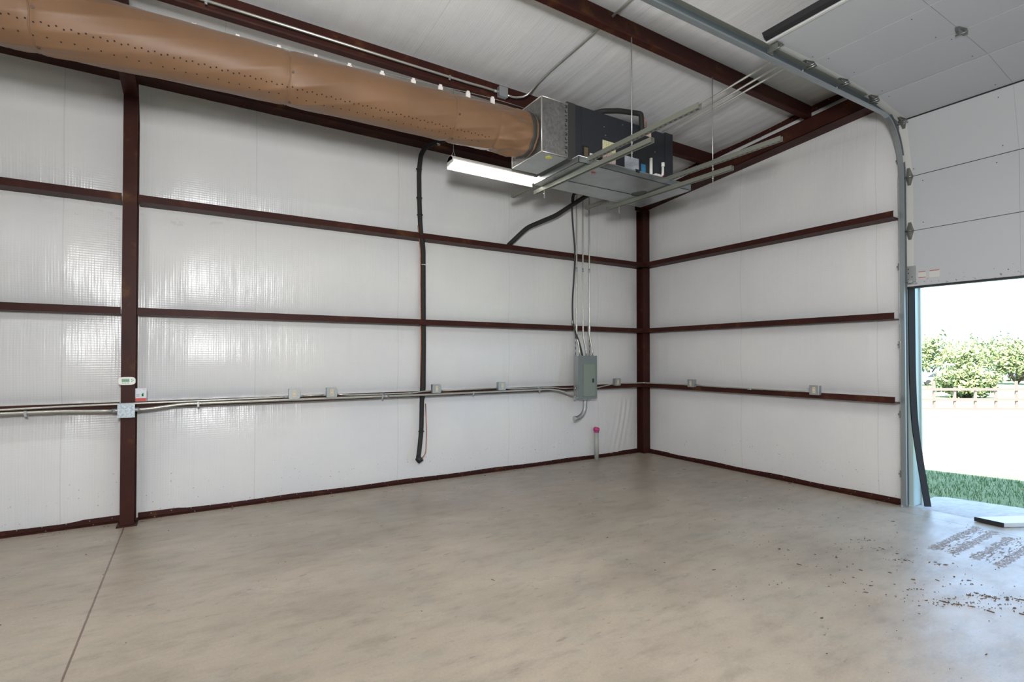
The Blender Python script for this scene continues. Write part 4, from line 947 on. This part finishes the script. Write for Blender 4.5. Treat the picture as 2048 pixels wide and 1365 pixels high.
# jamb
mb = MB(); mb.box(-0.03, 0.16, -3.571, -3.550, 0, 3.98); obj('trim_1', mb, M_STEEL, kind='structure', label='narrow brown steel door jamb channel at the end of right wall', cat='jamb')
mb = MB(); mb.box(0.02, 0.205, -3.632, -3.571, 0, 3.98); mb.box(0.19, 0.215, -3.645, -3.55, 0, 3.98); obj('trim_2', mb, M_JAMB, kind='structure', label='pale green metal cladding lining the doorway side', cat='jamb')
mb = MB(); mb.box(0.02, 0.205, -7.4, -7.35, 0, 3.98); obj('trim_3', mb, M_JAMB, kind='structure', label='pale metal cladding on the hidden far side of doorway', cat='jamb')
mb = MB(); sp_ = [(0.0, -3.640, 3.2), (0.0, -3.640, 2.2), (0.012, -3.636, 1.3), (0.03, -3.645, 0.82), (0.04, -3.685, 0.45), (0.045, -3.742, 0.02)]
bp = bend(sp_, 0.3, 6)
mb.sweep([(-0.030, -0.006), (0.030, -0.006), (0.030, 0.006), (-0.030, 0.006)], bp, lambda i: (V((0.80, -0.6, 0)), V((0.6, 0.80, 0))))
obj('rubber_seal', mb, M_BLACK, label='black rubber door seal strip hanging loose down the doorway side', cat='seal strip')

# ---------------------------------------------------------------- outside
def gz(depth): # ground height against distance
    if depth < 6: return -0.14
    if depth < 28: return -0.14 - 1.26 * (depth - 6) / 22
    return -1.40 - 0.3 * min(1, (depth - 28) / 40)
RT = V((math.cos(YAW), -math.sin(YAW), 0)); FD = V((math.sin(YAW), math.cos(YAW), 0))
def gp(depth, lat, dz=0.0):
    p = V((CAM.x, CAM.y, 0)) + FD * depth + RT * lat; p.z = gz(depth) + dz; return p
mb = MB(); xs2 = [0.19, 0.6, 1.2, 2, 3, 4.5, 6, 9, 12, 16, 22, 30, 45, 70, 120]; ys2 = [-60, -40, -25, -15, -10, -7, -5, -3.5, -2, 0, 3, 8, 15, 30, 60, 90]
def gnd(x, y):
    d = (V((x, y, 0)) - V((CAM.x, CAM.y, 0))).dot(FD); return (x, y, gz(max(d, 0)))
grid([v_ for v_ in xs2], ys2, gnd, mb); obj('ground', mb, M_LAWN, kind='structure', label='sunlit lawn outside the open garage door', cat='lawn')
# apron
mb = MB(); top = [(0.0, -3.645, -0.001), (0.35, -3.60, -0.01), (1.02, -3.46, -0.085), (1.16, -3.52, -0.095), (1.36, -4.2, -0.10), (1.55, -5.5, -0.10), (1.6, -7.4, -0.10), (0.0, -7.4, -0.001)]
mb.add(top + [(x, y, -0.22) for x, y, z in top], [tuple(range(8)), tuple(range(8, 16))[::-1]] + [(i, (i + 1) % 8, 8 + (i + 1) % 8, 8 + i) for i in range(8)])
obj('apron', mb, M_APRON, kind='structure', label='sloping concrete apron outside the doorway', cat='slab')
# grass blades in the building's shade
mb = MB()
for k in range(5200):
    x = 1.0 + 2.4 * random.random() ** 0.9; y = -6.2 + 3.6 * random.random()
    if x < 1.2 + max(0, (-3.5 - y)) * 0.25: continue
    d = (V((x, y, 0)) - V((CAM.x, CAM.y, 0))).dot(FD); z = gz(d); h = 0.03 + 0.05 * random.random(); a = random.random() * 6.28; wv = 0.004
    dx, dy = math.cos(a) * wv, math.sin(a) * wv; lx, ly_ = (random.random() - 0.5) * 0.05, (random.random() - 0.5) * 0.05
    mb.add([(x - dx, y - dy, z), (x + dx, y + dy, z), (x + lx, y + ly_, z + h)], [(0, 1, 2)])
obj('grass', mb, M_BLADE, kind='stuff', label='short green grass in the building shade beyond the apron', cat='grass')
# plank with a black end
pk = empty('white_plank', (0.3, -4.5, 0.0), 'white board with a black end lying on the doorway slab', 'board')
u = V((0.89, -0.456, 0)); w_ = V((-0.05, -1.0, 0)).normalized(); o_ = V((-0.08, -4.135, 0.004))
mb = MB(); a = [o_ + u * 0.012, o_ + u * 1.3, o_ + u * 1.3 + w_ * 0.2, o_ + u * 0.012 + w_ * 0.2]; mb.hexa(a, [p + V((0, 0, 0.035)) for p in a]); obj('board', mb, M_STILE, pk)
mb = MB(); a = [o_, o_ + u * 0.012, o_ + u * 0.012 + w_ * 0.2, o_ + w_ * 0.2]; mb.hexa(a, [p + V((0, 0, 0.037)) for p in a]); obj('black_end', mb, M_BLACK, pk)
# fence
fe = empty('rail_fence', gp(28, 26), 'brown three-rail wooden fence across the lawn outside', 'fence')
for k, h in enumerate((1.17, 0.62, 0.10)):
    mb = MB(); a = gp(28, 17, h); b = gp(28, 42, h); up = V((0, 0, 0.07)); th = FD * 0.03
    mb.hexa([a - up, a + up, a + up + th, a - up + th], [b - up, b + up, b + up + th, b - up + th]); obj('rail', mb, M_FENCE, fe)
for k in range(22):
    lat = 17.4 + 1.12 * k; a = gp(28.03, lat, -0.2); hh = 1.62 if k % 4 == 1 else 1.28
    mb = MB(); r2 = RT * 0.05; th = FD * 0.09; q = [a - r2, a + r2, a + r2 + th, a - r2 + th]; mb.hexa(q, [p + V((0, 0, hh + 0.2)) for p in q]); obj('post', mb, M_FENCE, fe)
# trees
def tree(name, c_, rx, rz, n, label, seed, trunk=True, ls=0.16):
    rs = random.Random(seed); e_ = empty(name, c_, label, 'tree' if 'bush' not in name else 'bush', 'trees beyond the fence')
    mb = MB()
    for k in range(n):
        u1, u2, u3 = rs.random() * 2 * math.pi, math.acos(2 * rs.random() - 1), rs.random() ** 0.45
        cl = 0.75 + 0.25 * math.sin(u1 * 3 + seed) * math.sin(u2 * 4)
        p = V((math.sin(u2) * math.cos(u1) * rx * u3 * cl, math.sin(u2) * math.sin(u1) * rx * u3 * cl, rz * (1 + math.cos(u2) * u3 * cl))) + c_ + V((0, 0, 0.02 * rz))
        a = V((rs.uniform(-1, 1), rs.uniform(-1, 1), rs.uniform(-1, 1))).normalized(); b = a.orthogonal().normalized() ; s_ = ls * (0.5 + rs.random())
        mb.add([p - a * s_, p + b * s_ * 0.5, p + a * s_, p - b * s_ * 0.5], [(0, 1, 2, 3)])
    obj('foliage', mb, M_LEAF, e_, kind='stuff')
    mb = MB()
    for k in range(7):
        an = k * 0.9 + seed; e1 = c_ + V((math.cos(an) * rx * 0.55, math.sin(an) * rx * 0.55, rz * (1.1 + 0.25 * math.sin(k * 2)))); mb.tube([c_, c_ + (e1 - c_) * 0.5 + V((0, 0, 0.2)), e1], [0.08, 0.05, 0.02], 6)
    obj('trunk', mb, M_BARK, e_)
tree('bush', gp(38, 33.4, -0.35), 2.45, 1.5, 3600, 'round green bush standing just behind the fence', 3)
tree('tree', gp(66, 51.0), 2.6, 2.4, 1100, 'small pale tree behind the white car, nearest the doorway side', 5, ls=0.22)
tree('tree', gp(76, 67), 4.8, 3.0, 1900, 'wide tree behind the round bush', 8, ls=0.26)
tree('tree', gp(60, 58.8), 4.2, 2.7, 2300, 'loose green tree at the far right beyond the fence', 11, ls=0.24)
tree('tree', gp(96, 78), 6.5, 4.2, 1500, 'faint distant tree rising left behind the round bush', 14, ls=0.4)
tree('tree', gp(110, 103), 9, 4.6, 1500, 'faint distant tree between the round bush and the far right tree', 15, ls=0.45)

tree('tree', gp(84, 108), 6.5, 4.0, 1200, 'distant tree beyond the fence, out to the right', 21, ls=0.35)
tree('tree', gp(70, 112), 6, 3.8, 1200, 'distant tree beyond the fence, furthest out to the right', 22, ls=0.35)
# cars
def car(loc, label, paint, flip):
    e_ = empty('car', loc, label, 'car', 'cars parked beyond the fence')
    ax = RT * flip; ay = FD
    def P_(a, b, c_): return loc + ax * a + ay * b + V((0, 0, c_))
    body = [(-2.2, 0.35), (-2.25, 0.7), (-2.1, 0.85), (-1.2, 0.95), (-0.6, 1.42), (0.9, 1.45), (1.8, 0.98), (2.2, 0.9), (2.25, 0.4)]
    mb = MB(); n = len(body); mb.add([P_(a, -0.85, c_) for a, c_ in body] + [P_(a, 0.85, c_) for a, c_ in body], [tuple(range(n)), tuple(range(n, 2 * n))[::-1]] + [(i, (i + 1) % n, n + (i + 1) % n, n + i) for i in range(n)])
    obj('body', mb, paint, e_, bevel=0.05)
    for wn in ([(-1.0, 0.98), (-0.55, 1.34), (0.1, 1.37), (0.1, 0.98)], [(0.2, 0.98), (0.2, 1.37), (0.85, 1.37), (1.5, 0.98)]):
        mb = MB(); mb.add([P_(a, -0.87, c_) for a, c_ in wn] + [P_(a, -0.84, c_) for a, c_ in wn], [(0, 1, 2, 3), (7, 6, 5, 4), (0, 1, 5, 4), (1, 2, 6, 5), (2, 3, 7, 6), (3, 0, 4, 7)]); obj('side_window', mb, M_GLASS, e_)
    for a in (-1.4, 1.4):
        mb = MB(); mb.cyl(P_(a, -0.9, 0.33), P_(a, -0.65, 0.33), 0.33, 18); obj('wheel', mb, M_TYRE, e_)
car(gp(58, 47.6), 'white car parked beyond the fence, left of the round bush', M_CAR, -1)
car(gp(70, 70.2), 'dark car at the far right beyond the fence', M_CARD, 1)

# ---------------------------------------------------------------- litter on the floor
mb = MB(); rs = random.Random(4)
def bit(x, y, s_):
    s_ = min(0.02, 0.0015 + rs.expovariate(1.0) * s_ * 0.55); a = -0.6 + rs.gauss(0, 0.5); n = rs.randint(4, 7); el = rs.uniform(0.18, 0.6); v0 = []
    for k in range(n):
        t = 2 * math.pi * k / n; r = s_ * rs.uniform(0.6, 1.1); p = (math.cos(t) * r, math.sin(t) * r * el)
        v0.append((x + p[0] * math.cos(a) - p[1] * math.sin(a), y + p[0] * math.sin(a) + p[1] * math.cos(a), 0.0008 + rs.random() * 0.004))
    mb.add(v0 + [(a_, b_, 0.0002) for a_, b_, c_ in v0], [tuple(range(n))] + [(i, (i + 1) % n, n + (i + 1) % n, n + i) for i in range(n)])
for k in range(210):
    x = -3.6 + 3.4 * rs.random(); y = -2.6 - 3.2 * rs.random(); bit(x, y, rs.uniform(0.002, 0.008))
for (cx_, cy_, n, sp2) in ((-2.24, -4.66, 60, 0.05), (-1.90, -4.76, 60, 0.05), (-2.1, -4.72, 60, 0.12), (-1.70, -4.20, 26, 0.035), (-1.60, -3.98, 12, 0.05), (-1.50, -3.82, 12, 0.03), (-2.19, -4.45, 12, 0.02),
                           (-1.79, -4.61, 6, 0.012), (-1.53, -4.38, 12, 0.04), (-2.43, -4.22, 8, 0.03), (-2.04, -4.88, 10, 0.05), (-1.75, -3.95, 40, 0.25), (-2.0, -4.5, 60, 0.3)):
    for k in range(n):
        q = rs.gauss(0, sp2) * 1.8; p_ = rs.gauss(0, sp2) * 0.55; bit(cx_ + q * 0.78 + p_ * 0.62, cy_ - q * 0.62 + p_ * 0.78, rs.uniform(0.003, 0.014))
for k in range(120):
    x = -9 + 8.8 * rs.random(); bit(x, -0.09 - abs(rs.gauss(0, 0.06)), rs.uniform(0.002, 0.006))
for k in range(70): bit(-9 + 8 * rs.random(), -0.5 - 4.5 * rs.random(), rs.uniform(0.002, 0.006))
obj('dirt_litter', mb, M_LITTER, kind='stuff', label='dry leaf bits and dirt crumbs scattered over the floor by the door', cat='litter')
